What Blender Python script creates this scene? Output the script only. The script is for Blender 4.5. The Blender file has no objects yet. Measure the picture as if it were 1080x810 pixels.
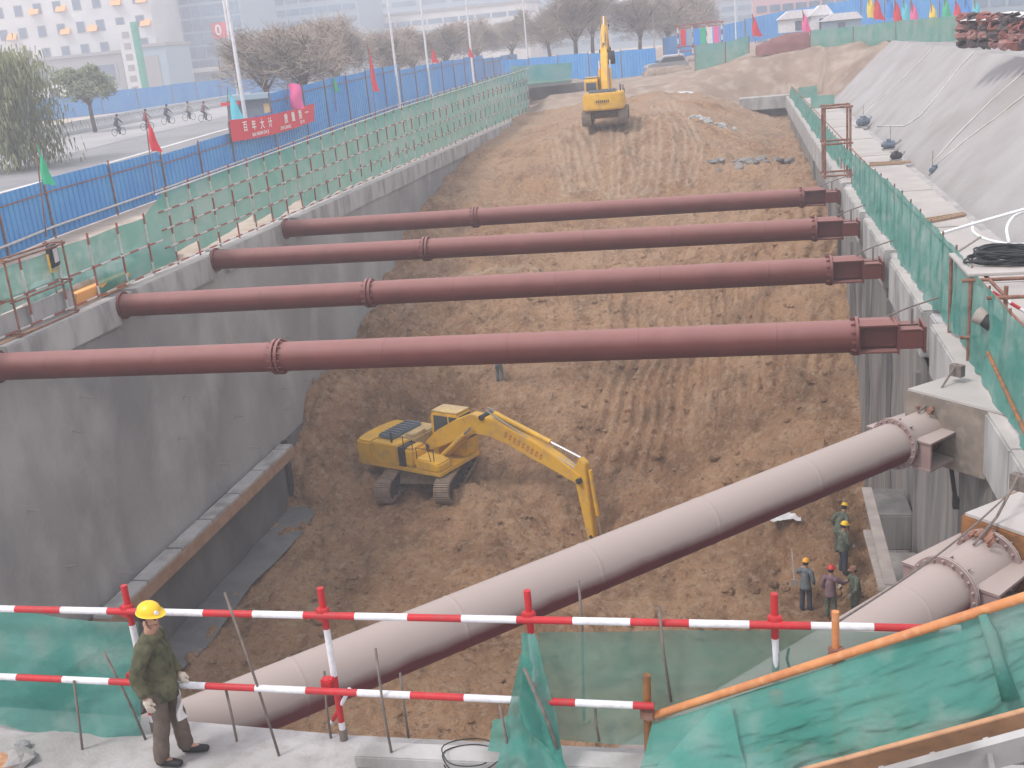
import bpy, bmesh, math, random
from mathutils import Vector, Matrix, noise, Euler
random.seed(7)
R = math.radians
scene = bpy.context.scene
COL = scene.collection

# ------------------------------------------------------------------ camera
F = 1155.86
YAW, PITCH, ROLL, CH = 0.22277863, 0.30061126, -0.09501416, 6.2
def cam_axes():
    f = Vector((-math.sin(YAW)*math.cos(PITCH), math.cos(YAW)*math.cos(PITCH), -math.sin(PITCH)))
    rt = Vector((math.cos(YAW), math.sin(YAW), 0)); up = rt.cross(f)
    return rt*math.cos(ROLL)+up*math.sin(ROLL), up*math.cos(ROLL)-rt*math.sin(ROLL), f
CR, CU, CF = cam_axes()
cd = bpy.data.cameras.new('camera'); cam = bpy.data.objects.new('camera', cd); COL.objects.link(cam)
cam.matrix_world = Matrix(((CR.x, CU.x, -CF.x, 0), (CR.y, CU.y, -CF.y, 0), (CR.z, CU.z, -CF.z, CH), (0, 0, 0, 1)))
cd.sensor_width = 36; cd.lens = 36*F/1080; cd.clip_start = .1; cd.clip_end = 6000
scene.camera = cam
def at(x, y, z=None, X=None, Y=None):
    """world point seen at a pixel of the photo on a chosen real plane"""
    d = CR*((x-540)/F) - CU*((y-405)/F) + CF
    t = (z-CH)/d.z if z is not None else (X/d.x if X is not None else Y/d.y)
    return Vector((d.x*t, d.y*t, CH+d.z*t))

def interp(x, pts):
    if x <= pts[0][0]: return pts[0][1]
    for (a, b), (c, d) in zip(pts, pts[1:]):
        if x <= c:
            t = (x-a)/(c-a); return b+(d-b)*t
    return pts[-1][1]
def sm(t): t = max(0, min(1, t)); return t*t*(3-2*t)
def nz(x, y, s=1, seed=0): return noise.noise(Vector((x*s, y*s, seed*7.3)))
def fbm(x, y, s, seed=0, o=4):
    v = 0; a = 1
    for i in range(o):
        v += a*noise.noise(Vector((x*s, y*s, seed+i*3.1))); s *= 2.1; a *= .5
    return v

# ------------------------------------------------------------------ materials
def pm(name, c, rough=.8, c2=None, sc=2., lo=.35, hi=.65, c3=None, sc3=12., mix3=.35, bump=0, bsc=20., metal=0, alpha=1, stretch=None, spec=.3, detail=6):
    m = bpy.data.materials.new(name); m.use_nodes = True; nt = m.node_tree; N = nt.nodes; L = nt.links
    b = N['Principled BSDF']; b.inputs['Roughness'].default_value = rough; b.inputs['Metallic'].default_value = metal
    b.inputs['Specular IOR Level'].default_value = spec
    b.inputs['Base Color'].default_value = (*c, 1)
    tc = N.new('ShaderNodeTexCoord'); src = tc.outputs['Object']
    if stretch:
        mp = N.new('ShaderNodeMapping'); mp.inputs['Scale'].default_value = stretch; L.new(src, mp.inputs[0]); src = mp.outputs[0]
    out = None
    if c2:
        n = N.new('ShaderNodeTexNoise'); n.inputs['Scale'].default_value = sc; n.inputs['Detail'].default_value = detail; L.new(src, n.inputs['Vector'])
        r = N.new('ShaderNodeMapRange'); r.inputs[1].default_value = lo; r.inputs[2].default_value = hi; L.new(n.outputs[0], r.inputs[0])
        mx = N.new('ShaderNodeMixRGB'); mx.inputs[1].default_value = (*c, 1); mx.inputs[2].default_value = (*c2, 1); L.new(r.outputs[0], mx.inputs[0]); out = mx.outputs[0]
        if c3:
            n3 = N.new('ShaderNodeTexNoise'); n3.inputs['Scale'].default_value = sc3; n3.inputs['Detail'].default_value = 8; L.new(src, n3.inputs['Vector'])
            r3 = N.new('ShaderNodeMapRange'); r3.inputs[1].default_value = .48; r3.inputs[2].default_value = .68; r3.inputs[4].default_value = mix3; L.new(n3.outputs[0], r3.inputs[0])
            m3 = N.new('ShaderNodeMixRGB'); m3.inputs[2].default_value = (*c3, 1); L.new(out, m3.inputs[1]); L.new(r3.outputs[0], m3.inputs[0]); out = m3.outputs[0]
        L.new(out, b.inputs['Base Color'])
    if bump:
        bn = N.new('ShaderNodeTexNoise'); bn.inputs['Scale'].default_value = bsc; bn.inputs['Detail'].default_value = 8; L.new(src, bn.inputs['Vector'])
        bp = N.new('ShaderNodeBump'); bp.inputs['Strength'].default_value = bump; bp.inputs['Distance'].default_value = .05; L.new(bn.outputs[0], bp.inputs['Height']); L.new(bp.outputs[0], b.inputs['Normal'])
    if alpha < 1:
        tr = N.new('ShaderNodeBsdfTransparent'); tl = N.new('ShaderNodeBsdfTranslucent')
        if out: L.new(out, tl.inputs[0])
        else: tl.inputs[0].default_value = (*c, 1)
        a = N.new('ShaderNodeMixShader'); a.inputs[0].default_value = .35; L.new(b.outputs[0], a.inputs[1]); L.new(tl.outputs[0], a.inputs[2])
        q = N.new('ShaderNodeMixShader'); q.inputs[0].default_value = alpha; L.new(tr.outputs[0], q.inputs[1]); L.new(a.outputs[0], q.inputs[2])
        L.new(q.outputs[0], N['Material Output'].inputs[0])
    return m
M = {}
M['conc'] = pm('pale_concrete', (.42,.40,.40), .9, (.30,.285,.28), .8, c3=(.20,.18,.17), sc3=5, mix3=.4, bump=.25, bsc=30)
M['conc_face'] = pm('formed_concrete', (.42,.41,.405), .9, (.31,.30,.295), 1.6, c3=(.16,.15,.145), sc3=1.6, mix3=.45, bump=.2, bsc=18, stretch=(1,1,.35))
M['wall'] = pm('sprayed_wall', (.215,.215,.218), .9, (.32,.315,.31), .28, c3=(.44,.43,.42), sc3=.45, mix3=.6, bump=.6, bsc=7, stretch=(1,1,.7))
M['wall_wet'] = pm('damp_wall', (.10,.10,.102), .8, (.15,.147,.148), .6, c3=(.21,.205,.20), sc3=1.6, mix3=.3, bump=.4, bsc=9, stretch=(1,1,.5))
M['wallR'] = pm('streaky_wall', (.13,.125,.125), .9, (.23,.215,.205), 1.1, c3=(.30,.27,.24), sc3=2.6, mix3=.5, bump=.5, bsc=6, stretch=(1,1,.12))
M['strut'] = pm('red_oxide_paint', (.185,.068,.078), .5, (.24,.10,.11), .7, c3=(.33,.20,.20), sc3=3.5, mix3=.4, bump=.05, bsc=30, spec=.4)
M['rust'] = pm('rusty_steel', (.16,.065,.045), .8, (.26,.13,.09), 4, c3=(.33,.22,.18), sc3=12, mix3=.4)
M['rustorange'] = pm('orange_rust', (.30,.13,.045), .8, (.20,.095,.045), 3, c3=(.12,.07,.05), sc3=6, mix3=.6)
M['orangepipe'] = pm('orange_pipe_paint', (.56,.235,.09), .6, (.44,.17,.07), 3, c3=(.62,.36,.2), sc3=14, mix3=.4)
M['red'] = pm('red_paint', (.50,.022,.030), .5, (.40,.03,.035), 4, c3=(.3,.10,.09), sc3=20, mix3=.3)
M['white'] = pm('white_paint', (.72,.72,.76), .5, (.62,.61,.63), 4, c3=(.4,.36,.34), sc3=18, mix3=.3)
M['redfar'] = pm('weathered_red_paint', (.34,.07,.06), .7, (.25,.10,.08), 3)
M['whitefar'] = pm('weathered_white_paint', (.62,.60,.58), .7, (.5,.46,.43), 3)
M['net'] = pm('green_safety_net', (.055,.27,.22), .9, (.12,.35,.30), 1.3, c3=(.27,.40,.36), sc3=2.2, mix3=.75, alpha=.82, bump=.35, bsc=25)
M['netthin'] = pm('thin_green_net', (.10,.25,.20), .9, (.15,.30,.25), 1.2, c3=(.25,.38,.34), sc3=2.5, mix3=.5, alpha=.66)
M['netfar'] = pm('faded_green_net', (.12,.34,.28), .9, (.22,.37,.33), .5, c3=(.05,.30,.23), sc3=.9, mix3=.8, alpha=.86)
M['blue'] = pm('blue_sheet_metal', (.04,.25,.60), .5, (.065,.30,.62), .5, lo=.4, hi=.6, spec=.4)
M['yellow'] = pm('yellow_machine_paint', (.74,.43,.035), .45, (.66,.37,.05), 1.6, c3=(.42,.28,.14), sc3=3, mix3=.55)
M['yellowdust'] = pm('dusty_yellow_paint', (.56,.40,.16), .8, (.46,.34,.20), 2, c3=(.30,.23,.17), sc3=6, mix3=.5)
M['track'] = pm('dusty_track_steel', (.20,.15,.115), .9, (.29,.22,.17), 5)
M['dark'] = pm('dark_steel', (.03,.03,.033), .7, (.06,.055,.055), 6)
M['bluegrey'] = pm('bluegrey_panel', (.10,.14,.19), .5, (.15,.18,.22), 4)
M['glass'] = pm('dark_window_glass', (.045,.065,.085), .12, spec=.6)
M['chrome'] = pm('cylinder_rod', (.75,.75,.78), .2, metal=.9)
M['wood'] = pm('timber', (.30,.19,.12), .85, (.38,.27,.18), 2, stretch=(8,1,8))
M['board'] = pm('orange_plywood', (.50,.28,.16), .8, (.42,.23,.13), 2, c3=(.2,.12,.08), sc3=8, mix3=.4)
M['ledge'] = pm('brown_waling_steel', (.27,.165,.105), .85, (.34,.22,.15), 3)
M['plank'] = pm('grey_plank', (.36,.31,.28), .9, (.27,.235,.22), 2, stretch=(1,1,4))
M['rebar'] = pm('rebar', (.13,.11,.10), .7, (.20,.16,.14), 12)
M['ink'] = pm('black_rubber', (.015,.017,.02), .6, (.03,.035,.035), 8)
M['pvc'] = pm('white_conduit', (.75,.75,.77), .5)
M['asphalt'] = pm('road_surface', (.20,.20,.21), .9, (.25,.245,.255), .15, c3=(.30,.295,.30), sc3=.7, mix3=.4)
M['roadpale'] = pm('pale_dusty_lane', (.36,.35,.355), .9, (.30,.295,.30), .2)
M['beige'] = pm('beige_soil', (.40,.315,.25), .95, (.50,.42,.36), .5, c3=(.28,.21,.16), sc3=1.5, mix3=.5, bump=.4, bsc=5)
M['bankdirt'] = pm('bank_dirt', (.30,.225,.175), .95, (.21,.15,.115), .3, c3=(.42,.35,.30), sc3=.9, mix3=.5, bump=.6, bsc=3)
M['shot'] = pm('shotcrete', (.36,.34,.34), .95, (.30,.28,.278), .3, c3=(.25,.22,.205), sc3=.45, mix3=.5, bump=.5, bsc=6)
M['path'] = pm('path_concrete', (.45,.415,.395), .9, (.37,.345,.33), .8, c3=(.38,.34,.32), sc3=3, mix3=.4)
M['white_sheet'] = pm('white_sheeting', (.68,.66,.66), .8, (.55,.52,.51), 1.5)
M['maroon'] = pm('maroon_gravel', (.14,.05,.05), .95, (.20,.09,.085), 1)
M['skin'] = pm('skin', (.42,.235,.165), .6, (.36,.19,.13), 12)
M['hair'] = pm('hair', (.015,.012,.011), .7)
M['glove'] = pm('cotton_glove', (.60,.53,.45), .95, (.48,.41,.34), 18)
M['olive'] = pm('olive_jacket', (.07,.072,.04), .9, (.125,.115,.07), 6, c3=(.035,.04,.026), sc3=9, mix3=.85, bump=.3, bsc=14)
M['camo'] = pm('camouflage_cloth', (.085,.11,.085), .9, (.15,.16,.12), 12, c3=(.035,.045,.03), sc3=16, mix3=.9)
M['camoblue'] = pm('grey_blue_workwear', (.10,.125,.145), .9, (.15,.17,.18), 10)
M['mauve'] = pm('mauve_jacket', (.155,.095,.12), .9, (.20,.13,.15), 10)
M['trouser'] = pm('brown_trousers', (.105,.080,.065), .9, (.14,.11,.09), 7, bump=.3, bsc=12)
M['navy'] = pm('navy_trousers', (.03,.04,.06), .9, (.05,.06,.08), 7)
M['hatY'] = pm('yellow_helmet', (.80,.50,.015), .35, spec=.5)
M['hatR'] = pm('red_helmet', (.55,.03,.03), .35, spec=.5)
M['hatO'] = pm('orange_helmet', (.72,.33,.03), .35, spec=.5)
M['shoe'] = pm('black_shoes', (.02,.02,.022), .6)
M['bark'] = pm('bark', (.09,.07,.055), .95)
M['twig'] = pm('brown_twigs', (.36,.29,.24), .95, (.27,.22,.18), .4)
M['twiggreen'] = pm('olive_leaves', (.24,.27,.16), .9, (.17,.20,.11), .5)
M['willow'] = pm('willow_leaves', (.30,.31,.15), .9, (.19,.22,.11), .4)
M['bwhite'] = pm('white_render', (.60,.60,.60), .9, (.50,.50,.51), .2)
M['bgrey'] = pm('grey_cladding', (.28,.28,.29), .9)
M['bpale'] = pm('pale_blue_cladding', (.26,.35,.42), .6)
M['bglass'] = pm('blue_curtain_glass', (.06,.13,.21), .25, (.16,.26,.36), .2, spec=.5)
M['winglass'] = pm('window_glass', (.07,.12,.20), .2, spec=.5)
M['bpink'] = pm('pink_render', (.55,.36,.38), .9)
M['orange'] = pm('orange_cloth', (.75,.36,.12), .8)
M['green'] = pm('green_cloth', (.04,.42,.22), .8)
M['cyan'] = pm('cyan_cloth', (.10,.50,.60), .8)
M['pink'] = pm('pink_cloth', (.75,.12,.30), .8)
M['redcloth'] = pm('red_cloth', (.62,.03,.05), .8)
M['yellowcloth'] = pm('yellow_cloth', (.75,.55,.08), .8)
M['bluecloth'] = pm('blue_cloth', (.05,.25,.65), .8)
M['signgreen'] = pm('sign_green', (.02,.28,.20), .6)
M['text'] = pm('white_lettering', (.82,.78,.76), .8)
M['textdim'] = pm('orange_lettering', (.45,.17,.03), .7)
M['textdark'] = pm('dark_lettering', (.12,.09,.06), .7)

# pale pipe top by world normal: dust on diagonals, painted light on cross struts
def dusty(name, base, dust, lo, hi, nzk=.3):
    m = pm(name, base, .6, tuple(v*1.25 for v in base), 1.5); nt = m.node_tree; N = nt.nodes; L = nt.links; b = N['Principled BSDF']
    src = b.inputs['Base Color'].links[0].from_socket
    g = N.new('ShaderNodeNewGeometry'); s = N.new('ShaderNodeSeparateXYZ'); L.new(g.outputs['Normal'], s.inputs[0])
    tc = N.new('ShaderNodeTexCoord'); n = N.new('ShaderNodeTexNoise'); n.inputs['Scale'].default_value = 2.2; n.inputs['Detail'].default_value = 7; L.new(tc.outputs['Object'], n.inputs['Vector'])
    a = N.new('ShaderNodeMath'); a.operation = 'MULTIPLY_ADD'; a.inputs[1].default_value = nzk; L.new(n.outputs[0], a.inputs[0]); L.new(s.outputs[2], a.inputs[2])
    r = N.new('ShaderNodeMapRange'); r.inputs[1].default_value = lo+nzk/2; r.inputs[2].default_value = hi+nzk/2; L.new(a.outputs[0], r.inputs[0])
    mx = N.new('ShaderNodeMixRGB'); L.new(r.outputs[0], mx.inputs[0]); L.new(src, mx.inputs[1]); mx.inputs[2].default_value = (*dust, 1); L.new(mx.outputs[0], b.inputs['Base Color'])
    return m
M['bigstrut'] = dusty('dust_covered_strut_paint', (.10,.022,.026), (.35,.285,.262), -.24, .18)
M['strut'] = dusty('red_oxide_lit_top_paint', (.105,.027,.023), (.27,.13,.118), .1, 1.05)  # cross struts: lit top and darker underside mixed into the red paint

# excavated dirt
def dirtmat():
    m = bpy.data.materials.new('excavated_earth'); m.use_nodes = True; nt = m.node_tree; N = nt.nodes; L = nt.links; b = N['Principled BSDF']
    b.inputs['Roughness'].default_value = .95; b.inputs['Specular IOR Level'].default_value = .15
    tc = N.new('ShaderNodeTexCoord')
    def tex(sc, det=8, rough=.6, st=None):
        n = N.new('ShaderNodeTexNoise'); n.inputs['Scale'].default_value = sc; n.inputs['Detail'].default_value = det; n.inputs['Roughness'].default_value = rough
        if st:
            mp = N.new('ShaderNodeMapping'); mp.inputs['Scale'].default_value = st; L.new(tc.outputs['Object'], mp.inputs[0]); L.new(mp.outputs[0], n.inputs['Vector'])
        else: L.new(tc.outputs['Object'], n.inputs['Vector'])
        return n.outputs[0]
    def rng(s, a, c, d=0, e=1):
        r = N.new('ShaderNodeMapRange'); r.inputs[1].default_value = a; r.inputs[2].default_value = c; r.inputs[3].default_value = d; r.inputs[4].default_value = e; L.new(s, r.inputs[0]); return r.outputs[0]
    def mix(f, a, c):
        x = N.new('ShaderNodeMixRGB'); L.new(f, x.inputs[0])
        for i, v in ((1, a), (2, c)):
            if isinstance(v, tuple): x.inputs[i].default_value = (*v, 1)
            else: L.new(v, x.inputs[i])
        return x.outputs[0]
    c = mix(rng(tex(.16), .35, .65), (.40,.215,.112), (.52,.31,.18))
    c = mix(rng(tex(.4), .45, .7, 0, .6), c, (.58,.385,.245))
    c = mix(rng(tex(.7, st=(1,.6,1)), .48, .66, 0, .7), c, (.21,.12,.066))
    c = mix(rng(tex(3.2, 10, .75), .5, .62, 0, .65), c, (.56,.40,.27))
    c = mix(rng(tex(4.5, 10, .8), .53, .63, 0, .75), c, (.13,.078,.048))
    # paler toward the far end of the ramp (Y grows), broken up by noise
    s = N.new('ShaderNodeSeparateXYZ'); L.new(tc.outputs['Object'], s.inputs[0])
    far_pale = N.new('ShaderNodeMath'); far_pale.operation = 'MULTIPLY'; L.new(rng(s.outputs[1], 48, 85, 0, .7), far_pale.inputs[0]); L.new(rng(tex(.22), .35, .6), far_pale.inputs[1])
    c = mix(far_pale.outputs[0], c, (.47,.34,.25))
    va = N.new('ShaderNodeVertexColor'); va.layer_name = 'packed'
    fm = N.new('ShaderNodeMath'); fm.operation = 'MULTIPLY'; L.new(va.outputs[0], fm.inputs[0]); L.new(rng(tex(1.5), .35, .6, .1, .75), fm.inputs[1])
    c = mix(fm.outputs[0], c, (.62,.47,.34))
    L.new(c, b.inputs['Base Color'])
    add = N.new('ShaderNodeMath'); add.operation = 'ADD'; L.new(tex(2.2, 10, .65), add.inputs[0])
    h2 = N.new('ShaderNodeMath'); h2.operation = 'MULTIPLY'; h2.inputs[1].default_value = .35; L.new(tex(11, 8, .7), h2.inputs[0]); L.new(h2.outputs[0], add.inputs[1])
    bp = N.new('ShaderNodeBump'); bp.inputs['Strength'].default_value = 1; bp.inputs['Distance'].default_value = .55; L.new(add.outputs[0], bp.inputs['Height']); L.new(bp.outputs[0], b.inputs['Normal'])
    return m
M['dirt'] = dirtmat()
M['blockface'] = pm('brown_stained_concrete', (.22,.18,.15), .9, (.15,.125,.105), 2, c3=(.30,.26,.22), sc3=5, mix3=.5)

# ------------------------------------------------------------------ mesh helper
class MB:
    def __init__(s, T=None): s.v = []; s.f = []; s.mi = []; s.T = T or Matrix()
    def add(s, vs, fs, mi=0):
        n = len(s.v); s.v += [s.T @ Vector(p) for p in vs]; s.f += [[n+i for i in f] for f in fs]; s.mi += [mi]*len(fs)
    def box(s, a, b, mi=0, rot=None, piv=None):
        (x0, y0, z0), (x1, y1, z1) = a, b
        vs = [Vector(p) for p in ((x0,y0,z0),(x1,y0,z0),(x1,y1,z0),(x0,y1,z0),(x0,y0,z1),(x1,y0,z1),(x1,y1,z1),(x0,y1,z1))]
        if rot is not None:
            c = Vector(piv) if piv is not None else (Vector(a)+Vector(b))/2
            vs = [c + rot @ (p-c) for p in vs]
        s.add(vs, [(0,3,2,1),(4,5,6,7),(0,1,5,4),(1,2,6,5),(2,3,7,6),(3,0,4,7)], mi)
    def beam(s, p0, p1, w, h, mi=0, up=(0,0,1)):
        p0 = Vector(p0); p1 = Vector(p1); d = (p1-p0).normalized(); u = Vector(up); sd = d.cross(u)
        if sd.length < 1e-4: sd = d.cross(Vector((1,0,0)))
        sd.normalize(); u = sd.cross(d)
        vs = [p + sd*a*w/2 + u*b*h/2 for p in (p0, p1) for a, b in ((-1,-1),(1,-1),(1,1),(-1,1))]
        s.add(vs, [(0,1,2,3),(7,6,5,4),(0,4,5,1),(1,5,6,2),(2,6,7,3),(3,7,4,0)], mi)
    def cyl(s, p0, p1, r0, r1=None, n=12, cap=True, mi=0):
        r1 = r0 if r1 is None else r1; p0 = Vector(p0); p1 = Vector(p1); d = (p1-p0).normalized()
        a = d.orthogonal().normalized() if abs(d.z) > .99 else d.cross(Vector((0,0,1))).normalized(); b = d.cross(a)
        vs = []
        for p, r in ((p0, r0), (p1, r1)):
            for i in range(n):
                t = 2*math.pi*i/n; vs.append(p + (a*math.cos(t)+b*math.sin(t))*r)
        fs = [(i, (i+1) % n, n+(i+1) % n, n+i) for i in range(n)]
        if cap: fs += [tuple(range(n-1, -1, -1)), tuple(range(n, 2*n))]
        s.add(vs, fs, mi)
    def striped(s, p0, p1, r, L, phase=0, n=10, mis=(0, 1)):
        p0 = Vector(p0); p1 = Vector(p1); D = (p1-p0).length; d = (p1-p0)/D; t = 0; k = 0
        nx = phase if phase > 0 else L
        while t < D-1e-6:
            e = min(D, nx); s.cyl(p0+d*t, p0+d*e, r, n=n, mi=mis[k % 2], cap=(t == 0 or e == D)); t = e; nx = e+L; k += 1
    def tube(s, pts, r, n=8, mi=0):
        pts = [Vector(p) for p in pts]; m = len(pts); vs = []; fs = []
        a = None
        for i, p in enumerate(pts):
            d = (pts[min(i+1, m-1)]-pts[max(i-1, 0)]).normalized()
            if a is None: a = d.orthogonal().normalized()
            a = (a-d*a.dot(d)).normalized(); b = d.cross(a)
            rr = r[i] if isinstance(r, (list, tuple)) else r
            for k in range(n):
                t = 2*math.pi*k/n; vs.append(p+(a*math.cos(t)+b*math.sin(t))*rr)
        for i in range(m-1):
            for k in range(n): fs.append((i*n+k, i*n+(k+1) % n, (i+1)*n+(k+1) % n, (i+1)*n+k))
        fs += [tuple(range(n-1, -1, -1)), tuple(range((m-1)*n, m*n))]
        s.add(vs, fs, mi)
    def prism(s, poly, y0, y1, mi=0, axis='y'):
        """poly in (x,z), extruded along y"""
        n = len(poly)
        if axis == 'y': vs = [(x, y0, z) for x, z in poly]+[(x, y1, z) for x, z in poly]
        elif axis == 'z': vs = [(x, z, y0) for x, z in poly]+[(x, z, y1) for x, z in poly]
        else: vs = [(y0, x, z) for x, z in poly]+[(y1, x, z) for x, z in poly]
        s.add(vs, [tuple(range(n)), tuple(range(2*n-1, n-1, -1))]+[(i, n+i, n+(i+1) % n, (i+1) % n) for i in range(n)], mi)
    def ball(s, c, r, n=10, sq=(1,1,1), mi=0, zmin=-1):
        vs = []; fs = []; m = n//2+1
        for j in range(m+1):
            ph = -math.pi/2+math.pi*j/m
            z = max(zmin, math.sin(ph)); 
            for i in range(n):
                t = 2*math.pi*i/n; vs.append((c[0]+r*sq[0]*math.cos(ph)*math.cos(t), c[1]+r*sq[1]*math.cos(ph)*math.sin(t), c[2]+r*sq[2]*z))
        for j in range(m):
            for i in range(n): fs.append((j*n+i, j*n+(i+1) % n, (j+1)*n+(i+1) % n, (j+1)*n+i))
        s.add(vs, fs, mi)
    def rock(s, c, r, seed, sq=(1,1,.7), n=8):
        vs = []; fs = []; m = 5
        for j in range(m+1):
            ph = -math.pi/2+math.pi*j/m
            for i in range(n):
                t = 2*math.pi*i/n; d = Vector((math.cos(ph)*math.cos(t), math.cos(ph)*math.sin(t), math.sin(ph)))
                k = r*(1+.45*noise.noise(d*1.6+Vector((seed*3.7, 0, 0))))
                vs.append((c[0]+d.x*k*sq[0], c[1]+d.y*k*sq[1], c[2]+d.z*k*sq[2]))
        for j in range(m):
            for i in range(n): fs.append((j*n+i, j*n+(i+1) % n, (j+1)*n+(i+1) % n, (j+1)*n+i))
        s.add(vs, fs)
    def grid(s, fn, nu, nv, mi=0):
        vs = [fn(i/nu, j/nv) for j in range(nv+1) for i in range(nu+1)]
        s.add(vs, [(j*(nu+1)+i, j*(nu+1)+i+1, (j+1)*(nu+1)+i+1, (j+1)*(nu+1)+i) for j in range(nv) for i in range(nu)], mi)
    def build(s, name, mats, parent=None, smooth=False, bevel=0, loc=None):
        me = bpy.data.meshes.new(name); me.from_pydata([tuple(p) for p in s.v], [], s.f)
        if not isinstance(mats, (list, tuple)): mats = [mats]
        for m in mats: me.materials.append(m)
        for p, k in zip(me.polygons, s.mi): p.material_index = k
        bm = bmesh.new(); bm.from_mesh(me)
        if bevel:
            es = [e for e in bm.edges if len(e.link_faces) == 2 and e.calc_face_angle(0) > .7]
            bmesh.ops.bevel(bm, geom=es, offset=bevel, segments=2, affect='EDGES', clamp_overlap=True)
        bm.normal_update(); bm.to_mesh(me); bm.free()
        if smooth: 
            me.polygons.foreach_set('use_smooth', [True]*len(me.polygons))
            if smooth == 'auto': me.set_sharp_from_angle(angle=R(40))
        o = bpy.data.objects.new(name, me); COL.objects.link(o)
        if parent is not None: o.parent = parent
        return o
def tag(o, label=None, cat=None, group=None, kind=None):
    if label: o['label'] = label
    if cat: o['category'] = cat
    if group: o['group'] = group
    if kind: o['kind'] = kind
    return o
def empty(name, loc=(0,0,0), rz=0, label=None, cat=None, group=None):
    o = bpy.data.objects.new(name, None); COL.objects.link(o); o.location = loc; o.rotation_euler = (0,0,rz); o.empty_display_size = .2
    return tag(o, label, cat, group)
def copy_tree(o, parent=None):
    c = o.copy(); COL.objects.link(c); c.parent = parent
    for ch in [q for q in list(o.children)]: copy_tree(ch, c)
    return c
def struct(o): o['kind'] = 'structure'; return o

# ------------------------------------------------------------------ terrain
XL, XR = -18.45, 3.62
PL = [(8,-11.3),(38.3,-11.3),(40,-9.2),(43,-7.1),(50,-6.2),(56,-4.6),(62,-2.6),(66,-2.1),(74,-.9),(91,-.15),(97,.2),(103,.8)]
PC = [(8,-11.3),(36,-11.3),(40,-10.5),(42,-9.5),(46,-7.9),(50,-6.4),(54,-5.5),(60,-4.3),(66,-2.4),(71,-.3),(76,.25),(90,.7),(100,1.1),(120,1.4)]
PR = [(8,-11.3),(31,-11.3),(34,-8.8),(37.5,-6.6),(42.6,-3.9),(46.5,-2.8),(51,-2.3),(60,-2.2),(75,-2.1),(88,-1.9),(97,-1.6)]
RUT = []
def rutd(x, y):
    best = 9
    for pl, y0, y1, x0, x1 in RUT:
        if y < y0 or y > y1 or x < x0 or x > x1: continue
        for (ax, ay), (bx, by) in pl:
            dx, dy = bx-ax, by-ay; t = max(0, min(1, ((x-ax)*dx+(y-ay)*dy)/(dx*dx+dy*dy+1e-9))); d = math.hypot(x-ax-dx*t, y-ay-dy*t)
            if d < best: best = d
    return best
def pit(x, y, fine=True):
    a, c, b = interp(y, PL), interp(y, PC), interp(y, PR)
    if x < -8: t = sm((x-XL)/(-8-XL)); z = a+(c-a)*t
    else:
        t = sm((x+5)/(XR+5)); z = c+(b-c)*t
    # bench where the machine works, and heap in front of it
    d = math.hypot((x+12.9)/4.2, (y-40.3)/3.6); 
    w = 1-sm((d-.75)/.6); z = z*(1-w)+(-10.82)*w
    dq = math.hypot((x+8.9)/4.5, (y-73.4)/4); z += max(0, .45-0*dq)*(1-sm((dq-.6)/.9))
    if y < 44:
        z -= .95*math.exp(-((x+5.8)/1.5)**2-((y-37.1)/1.6)**2)
        z += .55*math.exp(-((x+9)/3.2)**2-((y-34)/3.5)**2) + .5*math.exp(-((x-1)/3.5)**2-((y-24)/5)**2)
    if fine:
        slope = sm((y-34)/5)*(1-sm((y-66)/10))
        floorw = 1-sm((y-40)/6)
        ga = sm((y-38.5)/1.5)*(1-sm((y-52)/5))*sm((x+8)/3)*(.35+.65*sm((nz(x, y, .22, 8)+.3)/.35))
        z += (1-.45*ga)*fbm(x, y, .35, 3)*(.26+.15*floorw+.2*slope) + fbm(x, y, 1.3, 9)*(.13+.06*slope)*(1-.8*ga) + abs(fbm(x, y, .6, 14))*.22*slope*(1-.7*ga)
        # clods
        c_ = noise.noise(Vector((x*2.7, y*2.7, 4)))
        z += max(0, c_-.22)*.5*(1-sm((y-60)/25))*(1-.85*ga)
        # bucket tooth grooves running down the face
        q = x - y*.26 + .010*(y-38)**2 + .9*nz(x, y, .25, 5)
        g = 1-abs(math.sin(q*math.pi/.60))**.8
        area = sm((y-38.5)/1.5)*(1-sm((y-53)/5))*sm((x+7)/3)
        area *= .4+.6*sm((nz(x, y, .22, 8)+.25)/.4)
        z -= g*.50*ga*(.7+.6*abs(nz(x, y, .5, 17)))
        q2 = x*1.0 - y*.25 + .6*nz(x, y, .4, 6)
        areal = sm((y-39)/1.5)*(1-sm((y-50)/4))*(1-sm((x+12)/3))
        z -= (1-abs(math.sin(q2*math.pi/.5))**.6)*.28*areal
        # crawler ruts curving over the ramp
        if RUT:
            d_ = rutd(x, y)
            if d_ < 1: z += -.10*math.exp(-(d_/.13)**2)+.09*math.exp(-((d_-.24)/.10)**2)
    return z
SZ = [(40,0),(54,0),(70,.35),(92,1.05),(118,1.5),(160,1.7),(300,1.7)]
def crest(x): return interp(x, [(-14,1.25),(-5,1.9),(0,2.9),(10.9,3.7),(40,3.7)])
def ground(x, y):
    return ground0(x, y)
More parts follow.
